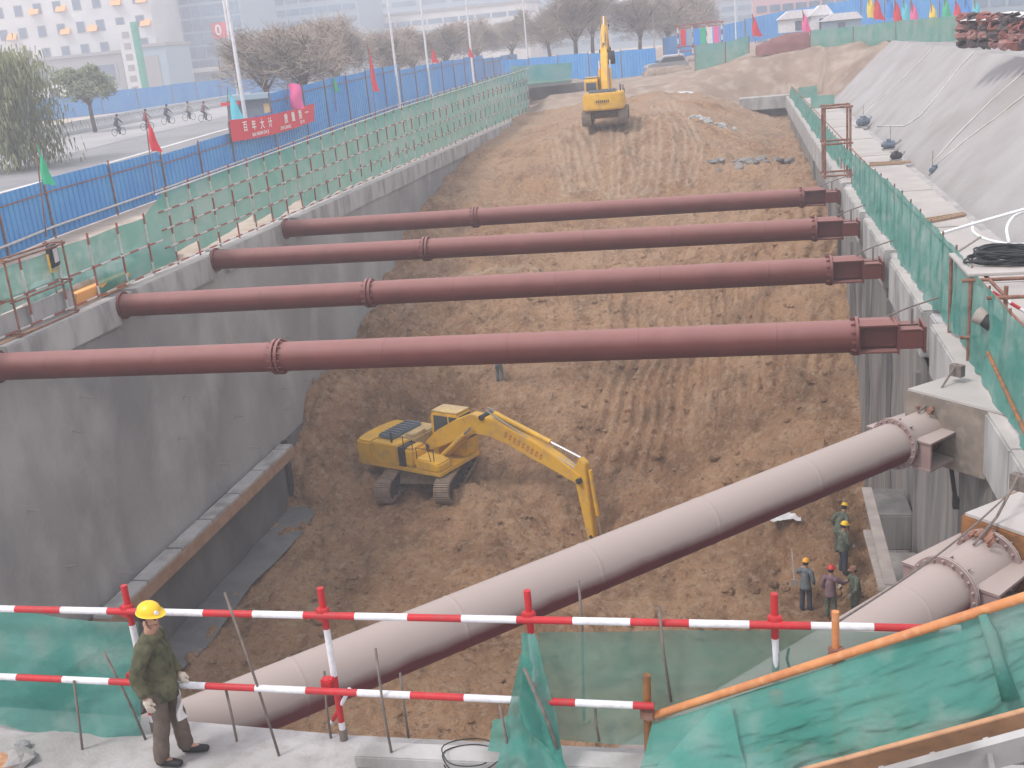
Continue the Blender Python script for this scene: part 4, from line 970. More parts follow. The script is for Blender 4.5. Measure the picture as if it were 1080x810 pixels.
    S(m, 'lettering', [M['textdim'], M['yellow']], bo)
    for p in (kn+nrm_*.1, tp, r0): m = MB(Th); m.cyl((p.x, -.32, p.z), (p.x, .32, p.z), .11, n=12); S(m, 'pin', M['dark'], smooth='auto')
    # arm with rear horn
    ad = (ae-tp).normalized(); horn = tp-ad*.95+Vector((-ad.z,0,ad.x))*(.12 if J[4] else .12); back = Vector((ad.z, 0, -ad.x))
    if back.x > 0: back = -back      # toward the machine
    front = -back
    arm_pts = [tp-ad*.85+front*.10, tp-ad*.62+front*.34, tp+ad*.0+front*.30, ae+front*.14, ae-front*.14, tp+ad*.1-front*.24, tp-ad*.35-front*.26]
    m = MB(Th); m.prism([(v.x, v.z) for v in arm_pts], -.17, .17); ar = S(m, 'arm', M['yellow'], bevel=.03)
    # cylinders
    def cyl(a, b, r, ys, frac, nm):
        for y in ys:
            A_ = Vector((a.x, y, a.z)); B_ = Vector((b.x, y, b.z)); C_ = A_.lerp(B_, frac)
            m = MB(Th); m.cyl(A_, C_, r, n=12); c_ = S(m, nm, M['yellow'], smooth='auto')
            m = MB(Th); m.cyl(C_, B_, r*.55, n=10); S(m, 'piston_rod', M['chrome'], c_, smooth='auto')
    cyl(Vector((.85,0,1.25)), r0.lerp(kn, .85)-Vector((0,0,.12)), .10, (-.36, .36), .8, 'boom_cylinder')
    cyl(kn+dirn*.35+nrm_*.42, tp-ad*.82+front*.10, .10, (0,), .66, 'arm_cylinder')
    cyl(tp-ad*.35+front*.40, ae-ad*.35+front*.38, .08, (0,), .7, 'bucket_cylinder')
    m = MB(Th); m.tube([kn+nrm_*.42+Vector((0,.1,0)), kn.lerp(tp,.4)+nrm_*.36+Vector((0,.12,0)), kn.lerp(tp,.8)+nrm_*.28+Vector((0,.1,0)), tp+nrm_*.3+Vector((0,.08,0))], .035, n=6)
    m.tube([kn+nrm_*.42+Vector((0,-.14,0)), kn.lerp(tp,.5)+nrm_*.34+Vector((0,-.15,0)), tp+nrm_*.28+Vector((0,-.12,0))], .03, n=6); S(m, 'hydraulic_hose', M['wall'], bo)
    # bucket
    m = MB(Th); b0 = ae; prof = []
    for t in lin(100, 330, 9):
        prof.append(Vector((b0.x-.12+.55*math.cos(R(t+20))*1.0, 0, b0.z-.45+.5*math.sin(R(t+20)))))
    inner = [p.lerp(Vector((b0.x-.12, 0, b0.z-.42)), .09) for p in prof]
    n = len(prof); W = .5
    vs = [(p.x, y, p.z) for y in (-W, W) for p in prof]+[(p.x, y, p.z) for y in (-W, W) for p in inner]
    fs = []
    for i in range(n-1): fs += [(i, n+i, n+i+1, i+1), (2*n+i, 2*n+i+1, 3*n+i+1, 3*n+i), (i, i+1, 2*n+i+1, 2*n+i), (n+i, 3*n+i, 3*n+i+1, n+i+1)]
    m.add(vs, fs); m.add([(p.x, -W+.01, p.z) for p in prof], [tuple(range(n))]); m.add([(p.x, W-.01, p.z) for p in prof], [tuple(range(n))])
    for k in range(5):
        y = -W+.08+k*(2*W-.16)/4; p = prof[-1]; m.beam((p.x, y, p.z), (p.x+.16, y, p.z+.06), .09, .05)
    bk = S(m, 'bucket', M['dark'])
    m = MB(Th); q = ae-ad*.35; m.beam((q.x, -.2, q.z), (b0.x+.3, -.2, b0.z-.0), .06, .1); m.beam((q.x+.3, .0, q.z), (b0.x+.25, 0, b0.z-.15), .1, .1); S(m, 'link', M['dark'], bk)
    # lettering block on the counterweight
    m = MB(Th)
    for k in range(7): m.box((-2.862-.012,-.42+k*.13,1.5), (-2.845,-.42+k*.13+.08,1.66))
    S(m, 'lettering', M['textdark'])
    # handrail and steps
    m = MB(Th); m.tube([(.6,-1.28,1.62),(.6,-1.28,2.1),(1.2,-1.28,2.1),(1.3,-1.28,1.62)], .018, n=6); S(m, 'grab_rail', M['dark'])
    return e
excavator('excavator', (-13.0, 40.3, -10.80), R(89), R(-23), [(.3,1.75),(3.2,3.25),(7.45,1.35),(7.75,-1.2),0], 'yellow crawler excavator digging at the bottom of the trench')
q = at(640, 131, Y=73.0)
excavator('excavator', (q.x, 73.0, q.z+.12), R(94), R(93), [(.3,1.75),(1.8,4.6),(4.3,6.3),(6.2,4.6),1], 'yellow crawler excavator seen from behind on top of the distant ramp with its boom raised', .95)

# ------------------------------------------------------------------ people
def skin_obj(name, V, E_, Rr, mat, parent, sub=2, root=0, sy=1):
    me = bpy.data.meshes.new(name); me.from_pydata([tuple(v) for v in V], E_, [])
    o = bpy.data.objects.new(name, me); COL.objects.link(o)
    md = o.modifiers.new('s', 'SKIN'); md.use_smooth_shade = True
    sd = me.skin_vertices[0].data
    for i, r in enumerate(Rr): sd[i].radius = (r, r) if not isinstance(r, tuple) else r; sd[i].use_root = (i == root)
    s = o.modifiers.new('u', 'SUBSURF'); s.levels = sub; s.render_levels = sub
    dg = bpy.context.evaluated_depsgraph_get(); dg.update(); me2 = bpy.data.meshes.new_from_object(o.evaluated_get(dg))
    me2.name = name; me2.materials.clear(); me2.materials.append(mat)
    me2.polygons.foreach_set('use_smooth', [True]*len(me2.polygons))
    bpy.data.objects.remove(o); bpy.data.meshes.remove(me)
    o = bpy.data.objects.new(name, me2); COL.objects.link(o); o.parent = parent; return o
def chain(lst):
    V, Rr, E_ = [], [], []
    return V, Rr, E_
def person(loc, rz, P, mats, label, group=None, sc=1.0, detail=True, tool=None):
    """P: joint positions in the person's own frame, facing +X, left = +Y"""
    e = empty('person', loc, rz, label, 'person', group); e.scale = (sc,)*3
    J = dict(pel=(0,0,.93), bel=(.01,0,1.08), che=(.02,0,1.28), nk=(.02,0,1.45), hd0=(.045,0,1.53), hd=(.055,0,1.62),
             shL=(0,.165,1.40), elL=(-.03,.25,1.14), wrL=(.08,.24,.92), shR=(0,-.165,1.40), elR=(-.03,-.25,1.14), wrR=(.08,-.24,.92),
             hiL=(0,.095,.90), knL=(.03,.11,.50), anL=(-.01,.12,.09), toL=(.15,.14,.04), hiR=(0,-.095,.90), knR=(.03,-.11,.50), anR=(-.01,-.12,.09), toR=(.15,-.14,.04))
    J.update(P); V = {k: Vector(v) for k, v in J.items() if k not in ('look', 'hemz')}
    def mk(name, keys, edges, rad, mat, sub=2):
        idx = {k: i for i, k in enumerate(keys)}
        return skin_obj(name, [V[k] for k in keys], [(idx[a], idx[b]) for a, b in edges], [rad[k] for k in keys], mat, e, sub)
    # hands: end points
    for s in 'LR':
        d = (V['wr'+s]-V['el'+s]).normalized(); V['ha'+s] = V['wr'+s]+d*.07
        V['aS'+s] = V['el'+s].lerp(V['wr'+s], .5)
    keys = ['pel','bel','che','nk','hd0','hd','hdt']
    V['hdt'] = V['hd']+(V['hd']-V['hd0']).normalized()*.07
    face = Vector((math.cos(P.get('look', (0,))[0]), math.sin(P.get('look', (0,))[0]), .22)).normalized() if 'look' in P else Vector((1,0,-.1)).normalized()
    V['nose'] = V['hd']+face*.095+Vector((0,0,-.012)); V['chin'] = V['hd0']+face*.065+Vector((0,0,.0))
    rad = dict(pel=.11, bel=.10, che=(.08,.07), nk=.052, hd0=.064, hd=.085, hdt=.07, nose=.016, chin=.038)
    edges = [('pel','bel'),('bel','che'),('che','nk'),('nk','hd0'),('hd0','hd'),('hd','hdt'),('hd','nose'),('hd0','chin')]
    keys += ['nose','chin']
    for s in 'LR':
        keys += ['sh'+s,'el'+s,'wr'+s,'hi'+s,'kn'+s,'an'+s,'to'+s,'ha'+s]
        edges += [('che','sh'+s),('sh'+s,'el'+s),('el'+s,'wr'+s),('wr'+s,'ha'+s),('pel','hi'+s),('hi'+s,'kn'+s),('kn'+s,'an'+s),('an'+s,'to'+s)]
        rad.update({'sh'+s:.036,'el'+s:.034,'wr'+s:.028,'hi'+s:.085,'kn'+s:.058,'an'+s:.042,'to'+s:.035,'ha'+s:.032})
    body = mk('body', keys, edges, rad, M['skin'])
    # jacket: torso and two sleeves grown separately, joined into one garment
    hem = P.get('hemz', .80)
    V['hemC'] = V['pel']+Vector((0,0,hem-.93)); V['col'] = V['nk']+Vector((0,0,.02))
    def garment(name, chains, mat, sub, amp, fr):
        parts = []
        for ch in chains:
            ks = [c[0] for c in ch]; parts.append(skin_obj(name, [V[k] for k in ks], [(i, i+1) for i in range(len(ks)-1)], [c[1] for c in ch], mat, None, sub))
        vs, fs = [], []
        for o in parts:
            n0 = len(vs); vs += [v.co.copy() for v in o.data.vertices]; fs += [[n0+i for i in p.vertices] for p in o.data.polygons]; me_ = o.data; bpy.data.objects.remove(o); bpy.data.meshes.remove(me_)
        m = MB(); m.add(vs, fs); o = m.build(name, mat, e, smooth=True)
        if amp:
            for v in o.data.vertices: v.co += noise.noise_vector(v.co*Vector(fr))*amp+noise.noise_vector(v.co*Vector(fr)*2.3)*amp*.45
        return o
    V['hemD'] = V['hemC']+Vector((0,0,.03)); V['yk'] = V['che'].lerp(V['nk'], .55)
    for s in 'LR':
        V['shi'+s] = V['che'].lerp(V['sh'+s], .55)+Vector((0,0,.02)); V['cu'+s] = V['el'+s].lerp(V['wr'+s], .95); V['uS'+s] = V['sh'+s].lerp(V['el'+s], .5)
    garment('jacket', [[('hemC',(.205,.19)),('hemD',(.21,.195)),('pel',(.20,.185)),('bel',(.18,.155)),('che',(.185,.15)),('yk',(.12,.105)),('col',(.07,.066))], [('shL',.105),('yk',.125),('shR',.105)]]+
        [[('shi'+s,.10),('sh'+s,.105),('uS'+s,.078),('el'+s,.07),('aS'+s,.064),('cu'+s,.056)] for s in 'LR'], mats[0], 3 if detail else 2, .011 if detail else .006, (11,11,8))
    for s in 'LR':
        V['cf'+s] = V['an'+s]+Vector((.01,0,-.06)); V['mt'+s] = V['hi'+s].lerp(V['kn'+s], .5); V['ms'+s] = V['kn'+s].lerp(V['an'+s], .5); V['ht'+s] = V['pel'].lerp(V['hi'+s], .6)+Vector((0,0,.0))
    garment('trousers', [[('ht'+s,.10),('hi'+s,.105),('mt'+s,.10),('kn'+s,.085),('ms'+s,.084),('cf'+s,.088)] for s in 'LR'], mats[1], 3 if detail else 2, .009 if detail else 0, (16,16,9))
    for s in 'LR':
        d = (V['to'+s]-V['an'+s]); d.z = 0; d = d.normalized()
        q = [V['an'+s]+Vector((0,0,-.03))-d*.05, V['an'+s]+Vector((0,0,-.035))+d*.05, V['to'+s]+Vector((0,0,.0))+d*.03, V['to'+s]+d*.07]
        for p in q: p.z = max(.04, p.z) if V['an'+s].z < .2 else p.z
        skin_obj('shoe', q, [(0,1),(1,2),(2,3)], [(.05,.045),(.052,.05),(.05,.035),(.035,.028)], M['shoe'], e)
        # gloved hand with five fingers
        h = V['ha'+s]; d = (V['ha'+s]-V['wr'+s]).normalized(); sd = d.cross(Vector((1,0,.2))).normalized(); fw = sd.cross(d).normalized()
        if fw.x < 0: fw = -fw
        HV = [V['wr'+s]-d*.02, V['wr'+s]+d*.035, h+d*.015]; HE = [(0,1),(1,2)]; HR = [.040,.042,.036]
        inward = Vector((0, -1 if s == 'L' else 1, 0))
        for f in range(4):
            o_ = fw*(-.030+.02*f); ln = (.032,.037,.036,.028)[f] 
            a = h+d*.03+o_; b = a+d*ln+inward*.006; c_ = b+d*ln*.6+inward*.018
            n0 = len(HV); HV += [a, b, c_]; HE += [(2, n0), (n0, n0+1), (n0+1, n0+2)]; HR += [.0115,.0105,.009]
        n0 = len(HV); HV += [V['wr'+s]+d*.05+fw*.045, V['wr'+s]+d*.085+fw*.062+inward*.012]; HE += [(1, n0), (n0, n0+1)]; HR += [.015,.011]
        skin_obj('glove', HV, HE, HR, mats[3], e, 2 if detail else 1)
    # head details
    hd = V['hd']; ud = (V['hdt']-V['hd']).normalized(); fd = (face-ud*face.dot(ud)).normalized(); ld = ud.cross(fd)
    m = MB()
    for k in range(40):
        a = R(60+240*k/39); 
    m2 = MB(Matrix.Translation(hd-ud*.005)@Matrix((( fd.x, ld.x, ud.x, 0),(fd.y, ld.y, ud.y, 0),(fd.z, ld.z, ud.z, 0),(0,0,0,1))))
    m2.ball((-.012,0,.02), .092, 14, (1,.93,1.0)); hair = m2.build('hair', M['hair'], body, smooth=True)
    for v in list(hair.data.vertices): pass
    T_ = Matrix.Translation(hd)@Matrix((( fd.x, ld.x, ud.x, 0),(fd.y, ld.y, ud.y, 0),(fd.z, ld.z, ud.z, 0),(0,0,0,1)))
    # cut hair away from the face: keep back half
    bm = bmesh.new(); bm.from_mesh(hair.data); Ti = T_.inverted()
    dl = [v for v in bm.verts if (Ti@v.co).x > .03 or (Ti@v.co).z < -.065]; bmesh.ops.delete(bm, geom=dl, context='VERTS'); bm.to_mesh(hair.data); bm.free()
    if detail:
        for s_ in (-1, 1):
            m = MB(T_); m.ball((.082, s_*.030, .008), .011, 8, (.5,1.2,.7)); m.build('eye', M['ink'], body, smooth=True)
            m = MB(T_); m.ball((.0, s_*.088, -.01), .022, 8, (1,.45,1.5)); m.build('ear', M['skin'], body, smooth=True)
            m = MB(T_); m.beam((.086, s_*.015, .028), (.078, s_*.048, .026), .008, .006); m.build('eyebrow', M['hair'], body)
        m = MB(T_); m.ball((.080, 0, -.055), .018, 8, (.4,1.3,.35)); m.build('mouth', pm('lips', (.33,.13,.11), .6), body, smooth=True)
    # helmet with brim
    m = MB(T_); vs = []; fs = []; n = 24
    for j, (r_, z) in enumerate([(.124,.072),(.112,.080),(.110,.098),(.100,.130),(.075,.157),(.040,.172),(.0,.176)]):
        for i in range(n):
            t = 2*math.pi*i/n; k = 1.12 if abs(math.cos(t)) > 0 else 1
            fx = r_*1.10*math.cos(t)+(.045*max(0, math.cos(t))**2 if j == 0 else 0); vs.append((fx+.004, r_*.95*math.sin(t), z+(-.012*max(0, math.cos(t)) if j == 0 else 0)))
    for j in range(6):
        for i in range(n): fs.append((j*n+i, j*n+(i+1) % n, (j+1)*n+(i+1) % n, (j+1)*n+i))
    m.add(vs, fs); hm = m.build('helmet', mats[2], body, smooth=True)
    m = MB(T_); m.prism([(-.115,.10),(-.06,.155),(.0,.180),(.06,.16),(.12,.10),(.10,.09),(.05,.13),(0,.15),(-.05,.13),(-.10,.09)], -.013, .013); m.build('ridge', mats[2], hm, smooth='auto')
    if detail:
        m = MB(T_); m.cyl((.112,-.035,.10), (.130,-.04,.105), .021, n=12); m.build('badge', M['white'], hm)
        m = MB(T_); m.tube([(.02,.094,.02),(.035,.088,-.05),(.04,.05,-.095),(.04,0,-.102),(.04,-.05,-.095),(.035,-.088,-.05),(.02,-.094,.02)], .0035, n=5); m.build('chin_strap', M['ink'], hm)
    return e
q = at(174, 803, z=0)
wk = person((q.x+.08, q.y+.04, 0), R(8), dict(hemz=.74, elR=(-.09,-.27,1.13), wrR=(-.03,-.27,.88), elL=(.03,.22,1.13), wrL=(.17,.15,.90), hd0=(.055,0,1.55), hd=(.06,-.01,1.645), look=(R(-16),),
       anR=(-.10,-.10,.09), toR=(.07,-.12,.04), knR=(.0,-.10,.5), anL=(.10,.10,.09), toL=(.27,.11,.04), knL=(.08,.10,.5)), (M['olive'], M['trouser'], M['hatY'], M['glove']), 'worker in yellow helmet and olive jacket standing at the foreground rail', None, .925)
m = MB(); c = at(187, 742, Y=8.0); m.grid(lambda u, v: c+Vector((-.03+.10*u+.02*math.sin(v*6), .05*math.sin(u*4+v*3), .14-.30*v)), 8, 12)
tag(m.build('white_cloth', M['white_sheet'], smooth=True), 'white cloth held in the hand of the worker at the rail', 'cloth')
def wpix(x, y, **k): 
    p = at(x, y, z=-11.2); p.z = pit(p.x, p.y, False); return at(x, y, z=p.z+.02)
bend = dict(pel=(-.08,0,.90), bel=(.0,0,1.04), che=(.12,0,1.20), nk=(.22,0,1.34), hd0=(.27,0,1.40), hd=(.31,0,1.48), shL=(.12,.165,1.30), shR=(.12,-.165,1.30))
W_ = [((850,650), R(70), dict(elL=(.15,.3,1.2), wrL=(.38,.25,1.22)), (M['camoblue'], M['navy'], M['hatO'], M['glove']), 'worker in orange helmet and grey-blue workwear, leftmost in the pit'),
      ((876,660), R(60), dict(elR=(.2,-.3,1.2), wrR=(.42,-.3,1.15)), (M['mauve'], M['camo'], M['hatR'], M['skin']), 'worker in red helmet and mauve jacket in the pit'),
      ((902,650), R(200), dict(elR=(.12,-.3,1.15), wrR=(.33,-.25,1.05), elL=(.12,.3,1.15), wrL=(.28,.3,1.0)), (M['camo'], M['camo'], M['rust'], M['glove']), 'worker in dull brown helmet and camouflage clothes beside the planks'),
      ((889,609), R(20), dict(elR=(.05,-.25,1.14), wrR=(.22,-.2,1.0)), (M['camo'], M['navy'], M['hatY'], M['glove']), 'worker in yellow helmet, grey-green jacket and dark trousers in the pit'),
      ((886,584), R(60), dict(bend), (M['camo'], M['camo'], M['hatY'], M['mauve']), 'farthest pit worker in yellow helmet leaning forward in camouflage')]
for p, rz, P_, mt, l in W_:
    q = wpix(*p)
    for _ in range(8): q = at(p[0], p[1], z=.5*q.z+.5*pit(q.x, q.y, False))
    person((q.x, q.y, pit(q.x, q.y)-.02), rz, P_, mt, l, 'workers at the bottom of the pit', .98, False)
for k, (t, b, l) in enumerate((((835,578),(838,612),'pale shovel handle beside the leftmost pit worker'), ((893,612),(896,660),'tool shaft held by the worker in the red helmet'))):
    a = at(*t, Y=31.8); c = at(*b, Y=31.2); m = MB(); m.cyl(a, c, .022, n=7); m.box(c-Vector((.1,.02,.18)), c+Vector((.1,.02,.02))); tag(m.build('shovel', M['plank']), l, 'shovel')
m = MB(); a = at(900,590,Y=33.5); b = at(930,600,Y=33); m.tube([a, a.lerp(b,.5), b], .03, n=6); tag(m.build('bent_pipe', M['rebar']), 'thin pipe lying behind the camouflaged worker beside the planks', 'pipe')

# a distant worker standing on the ramp under the nearest strut
q = onpit(528, 407)
person((q.x, q.y, pit(q.x, q.y)-.02), R(80), {}, (M['camoblue'], M['camoblue'], M['camoblue'], M['glove']), 'dim figure in blue-grey standing on the ramp just below the nearest strut', None, .92, False)
# rocks and rubble
rr = random.Random(11)
def rocks(cx, cy, n, spread, s, mat, label, nm='rubble_pile'):
    m = MB()
    for k in range(n):
        x, y = cx+rr.gauss(0, spread), cy+rr.gauss(0, spread*.6); x = max(XL+.3, min(XR-.3, x))
        m.rock((x, y, pit(x, y)+s*.1), s*rr.uniform(.4, 1.2), rr.random()*50, (1,1,.6), n=7)
    return tag(m.build(nm, mat), label, 'rubble')
def pp(x, y, z0=-1.5):
    z = z0
    for _ in range(12):
        p = at(x, y, z=z); z = pit(max(XL, min(XR, p.x)), max(9, min(96, p.y)), False)*.6+z*.4
    return at(x, y, z=z)
for (x, y, n, sp, s, l, mt) in ((778,176,22,.9,.35,'pile of broken grey concrete on the ramp near the right wall',M['wallR']), (748,128,26,.7,.3,'pale rubble on the upper ramp',M['conc_face']), (412,262,1,.05,.5,'small white block on the dirt by the left wall end',M['white_sheet'])):
    p = pp(x, y); rocks(p.x, p.y, n, sp, s, mt, l, 'rubble_pile' if n > 1 else 'stone_block')
m = MB()
for k in range(850):
    y = rr.uniform(22, 56); x = rr.uniform(XL+.4, XR-.3)
    if abs(x+12.7) < 4 and abs(y-40.7) < 4: continue
    if rr.random() > (.9 if x > -8 else .5): continue
    s = rr.choice((.06,.08,.1,.14,.22 if rr.random() < .3 else .1)); m.rock((x, y, pit(x, y)+s*.2), s, rr.random()*90, (1.1,1,.75), n=6)
tag(m.build('earth_clods', M['dirt']), 'loose brown clods of earth scattered over the pit floor and face', 'earth', kind='stuff')

# ------------------------------------------------------------------ street life beyond the hoarding
def cyclist(x, y, shirt, label, sc=1.0):
    p = at(x, y, z=.6); p = at(x, y, z=ground(p.x, p.y)+.03); h = R(75+rr.uniform(-8, 8))
    e = empty('bicycle', p, h, label.replace('person', 'bicycle under the person'), 'bicycle', 'bicycles on the street')
    for s in (-.53, .53):
        m = MB(); m.tube([(s+.33*math.cos(t), 0, .34+.33*math.sin(t)) for t in lin(0, 2*math.pi, 16)], .025, n=6); m.build('wheel', M['ink'], e)
    m = MB(); m.tube([(-.53,0,.34),(-.1,0,.30),(.38,0,.82),(.53,0,.34)], .02, n=6); m.tube([(-.1,0,.30),(-.2,0,.88)], .02, n=6); m.tube([(-.2,0,.8),(.38,0,.85),(.40,.25,1.0),(.40,-.25,1.0)], .018, n=6); m.build('bicycle_frame', M['bluegrey'], e)
    m = MB(); m.box((-.32,-.07,.87), (-.08,.07,.93)); m.build('saddle', M['ink'], e, bevel=.02)
    P_ = dict(pel=(-.2,0,.98), bel=(-.12,0,1.12), che=(-.02,0,1.30), nk=(.04,0,1.46), hd0=(.07,0,1.53), hd=(.09,0,1.62), shL=(-.02,.165,1.4), shR=(-.02,-.165,1.4), elL=(.15,.24,1.2), elR=(.15,-.24,1.2), wrL=(.36,.22,1.04), wrR=(.36,-.22,1.04),
              hiL=(-.2,.09,.94), hiR=(-.2,-.09,.94), knL=(.15,.12,.75), knR=(.12,-.12,.60), anL=(.0,.12,.42), anR=(-.08,-.12,.2), toL=(.14,.12,.38), toR=(.06,-.12,.15))
    person(p, h, P_, (shirt, M['navy'], M['hair'], M['skin']), label, None, sc, False)
for (x, y, s, l) in ((34,166,M['camoblue'],'person in a grey-blue coat cycling, leftmost on the street'), (126,143,M['navy'],'person in dark clothes cycling, second from the left on the street'), (156,137,M['mauve'],'person cycling just right of the red flag'),
                     (178,131,M['navy'],'person in navy cycling in the middle of the street'), (200,127,M['plank'],'person in pale clothes cycling left of the rightmost cyclist'), (217,128,M['mauve'],'person in a mauve coat cycling, rightmost on the street')):
    cyclist(x, y, s, l, 1.08)
# balustrade along the street
a = Vector((-66.5, 40, 0)); 
bl = empty('balustrade', (-67, 40, 0), 0, 'pale concrete balustrade running along the far side of the street', 'balustrade')
m = MB()
Yb = lin(60, 150, 45)
for y0, y1 in zip(Yb, Yb[1:]):
    z0, z1 = ground(-68, y0), ground(-68, y1)
    m.beam((-68, y0, z0+1.15), (-68, y1, z1+1.15), .35, .25); m.beam((-68, y0, z0+.15), (-68, y1, z1+.15), .4, .4)
SR(m, 'rail_and_plinth', M['bwhite'], bl)
m = MB(); 
for y in lin(60, 150, 150): z = ground(-68, y); m.box((-68.1, y-.16, z+.3), (-67.9, y+.16, z+1.05))
SR(m, 'balusters', M['bwhite'], bl)
# flags
def flag(px, top, bot, w, h, mat, label, Y, lean=0, sq=.25):
    b = at(px, bot, Y=Y); t = at(px-(bot-top)*.12+lean, top, Y=Y); e = empty('flag', b, 0, label, 'flag', 'flags on the site fences')
    d = t-b
    m = MB(); m.cyl((0,0,0), d, .03, n=6); m.build('pole', M['rust'], e)
    m = MB(); m.grid(lambda u, v: d*(1-.02)+Vector((-.02+w*u*(sq+(1-sq)*v)+.05*math.sin(v*7), .08*math.sin(u*5+v*4), -h*v+.05*math.sin(u*6)-.25*u*h*(1-v)*(1-sq))), 8, 12); m.build('cloth', mat, e, smooth=True)
    return e
flag(163, 118, 205, .55, 1.9, M['redcloth'], 'red flag on a pole at the left hoarding', 52)
flag(49, 148, 250, .5, 1.7, M['green'], 'green flag on a pole at the far left of the hoarding', 40)
flag(355, 78, 118, .5, 1.3, M['green'], 'small green flag on the hoarding left of the tall red flag', 84)
flag(398, 45, 135, .5, 3.6, M['redcloth'], 'tall red flag in the middle of the left hoarding', 86)
flag(458, 48, 80, .7, 1.6, M['redcloth'], 'red flag above the distant part of the left hoarding', 108)
flag(497, 48, 75, .6, 1.2, M['redcloth'], 'small red flag near the end of the left hoarding', 118)
flag(302, 88, 125, .95, 1.7, M['pink'], 'square pink flag above the banner', 74, 6, .95)
flag(241, 92, 135, 1.1, 2.6, M['cyan'], 'cyan flag left of the banner', 80, 4)
cols = [('red', 'redcloth', 925, 14), ('blue', 'bluecloth', 938, 12), ('yellow', 'yellowcloth', 918, 12), ('pink', 'pink', 964, 20), ('red', 'redcloth', 946, 18), ('cyan', 'cyan', 955, 16), ('yellow', 'yellowcloth', 984, 20), ('green', 'green', 998, 14), ('red', 'redcloth', 1010, 18), ('blue', 'bluecloth', 1020, 16), ('cyan', 'cyan', 1030, 16), ('red', 'redcloth', 797, 38), ('pink', 'pink', 850, 34)]
for k, (c_, mt, px, by) in enumerate(cols):
    names = ['first red', 'first blue', 'first yellow', 'pink', 'second red', 'cyan', 'second yellow', 'green', 'third red', 'second blue', 'last cyan', 'lone red', 'lone pink']
    flag(px, by-20 if k < 11 else by-24, by+(4 if k < 11 else 8), .9, 2.0, M[mt], names[k]+' flag of the row at the upper right, %s' % ('near the white tents' if k in (0,2,11,12) else 'above the green net fence'), 100 if k < 11 else 108)
# banner
ba = at(238, 127, X=-30.35); bb = at(328, 109, X=-30.35); ha = at(241, 150, X=-30.35); hb = at(328, 128, X=-30.35)
bn = empty('banner', ba, 0, 'long red banner with white writing hung on the blue hoarding', 'banner')
m = MB(); m.grid(lambda u, v: ba.lerp(bb, u).lerp(ha.lerp(hb, u), v)+Vector((.25,-.0,-.18*math.sin(math.pi*u))), 30, 6); SR(m, 'cloth', M['redcloth'], bn, smooth=True)
def textmesh(s, size, mat, mtx, name, parent):
    cu = bpy.data.curves.new(name, 'FONT'); cu.body = s; cu.size = size; cu.align_x = 'CENTER'; cu.align_y = 'CENTER'; cu.extrude = .004; cu.offset = .012*size
    o = bpy.data.objects.new(name, cu); COL.objects.link(o); dg = bpy.context.evaluated_depsgraph_get(); dg.update()
    me = bpy.data.meshes.new_from_object(o.evaluated_get(dg)); bpy.data.objects.remove(o)
    me.materials.clear(); me.materials.append(mat); me.transform(mtx); q = bpy.data.objects.new(name, me); COL.objects.link(q)
    q.parent = parent; 
    if parent: q.location = -Vector(parent.location)
    return q
ux_ = (bb-ba).normalized(); nx_ = ux_.cross(Vector((0,0,1))).normalized(); uz_ = nx_.cross(ux_)
def basis(o, s=1): return Matrix(((ux_.x*s, uz_.x, nx_.x, o.x), (ux_.y*s, uz_.y, nx_.y, o.y), (ux_.z*s, uz_.z, nx_.z, o.z), (0,0,0,1)))
Lb = (bb-ba).length; Hb = (ba-ha).length
chars = '百年大计质量第一'
for k, chx in enumerate(chars):
    t = .14+.092*k+(.10 if k > 3 else 0)
    o = ba.lerp(bb, t).lerp(ha.lerp(hb, t), .40)+Vector((.25,0,-.18*math.sin(math.pi*t)))+nx_*.06
    textmesh(chx, Hb*.52, M['text'], basis(o, 1.0), 'character', bn)
for k, w_ in enumerate(('BAI NIAN DA JI', 'ZHI LIANG', 'DI YI')):
    t = (.30, .60, .82)[k]; o = ba.lerp(bb, t).lerp(ha.lerp(hb, t), .80)+Vector((.25,0,-.18*math.sin(math.pi*t)))+nx_*.06
    textmesh(w_, Hb*.24, M['text'], basis(o, 1.25), 'small_lettering', bn)

# lamp posts
def lamp(px, ybot, Y, h, label, r=.13, arm=True, sc=1):
    b = at(px, ybot, Y=Y); b.z = ground(b.x, b.y)
    e = empty('street_lamp', b, 0, label, 'street lamp', 'tall white street lamp posts')
    m = MB(); m.cyl((0,0,0), (0,0,h), r, r*.5, n=12); m.build('post', M['white'], e, smooth='auto')
    m = MB(); m.cyl((0,0,0), (0,0,.5), r*1.8, n=12); m.build('base', M['white'], e)
    m = MB(); m.tube([(0,0,h),(.5,0,h+.6),(2,0,h+.9)], .06, n=6); m.build('arm', M['white'], e); m = MB(); m.ball((2.3,0,h+.9), .4, 8, (1,.5,.3)); m.build('lamp_head', M['bgrey'], e)
    return e
lamp(258, 118, 81, 18, 'white street lamp post right of the cyclists, nearer one of the pair', .17)
lamp(252, 100, 92, 20, 'white street lamp post just behind the nearer one of the pair', .19)
lamp(417, 70, 100, 15, 'white street lamp post behind the middle of the left hoarding')
lamp(450, 60, 112, 15, 'thin white street lamp post left of the centre building')
lamp(497, 58, 122, 15, 'thin white street lamp post behind the far left hoarding')
lamp(556, 55, 140, 14, 'distant white street lamp post left of the far excavator')
lamp(690, 45, 150, 9, 'distant white post right of the far excavator')
lamp(776, 30, 150, 9, 'distant white post behind the red gate')

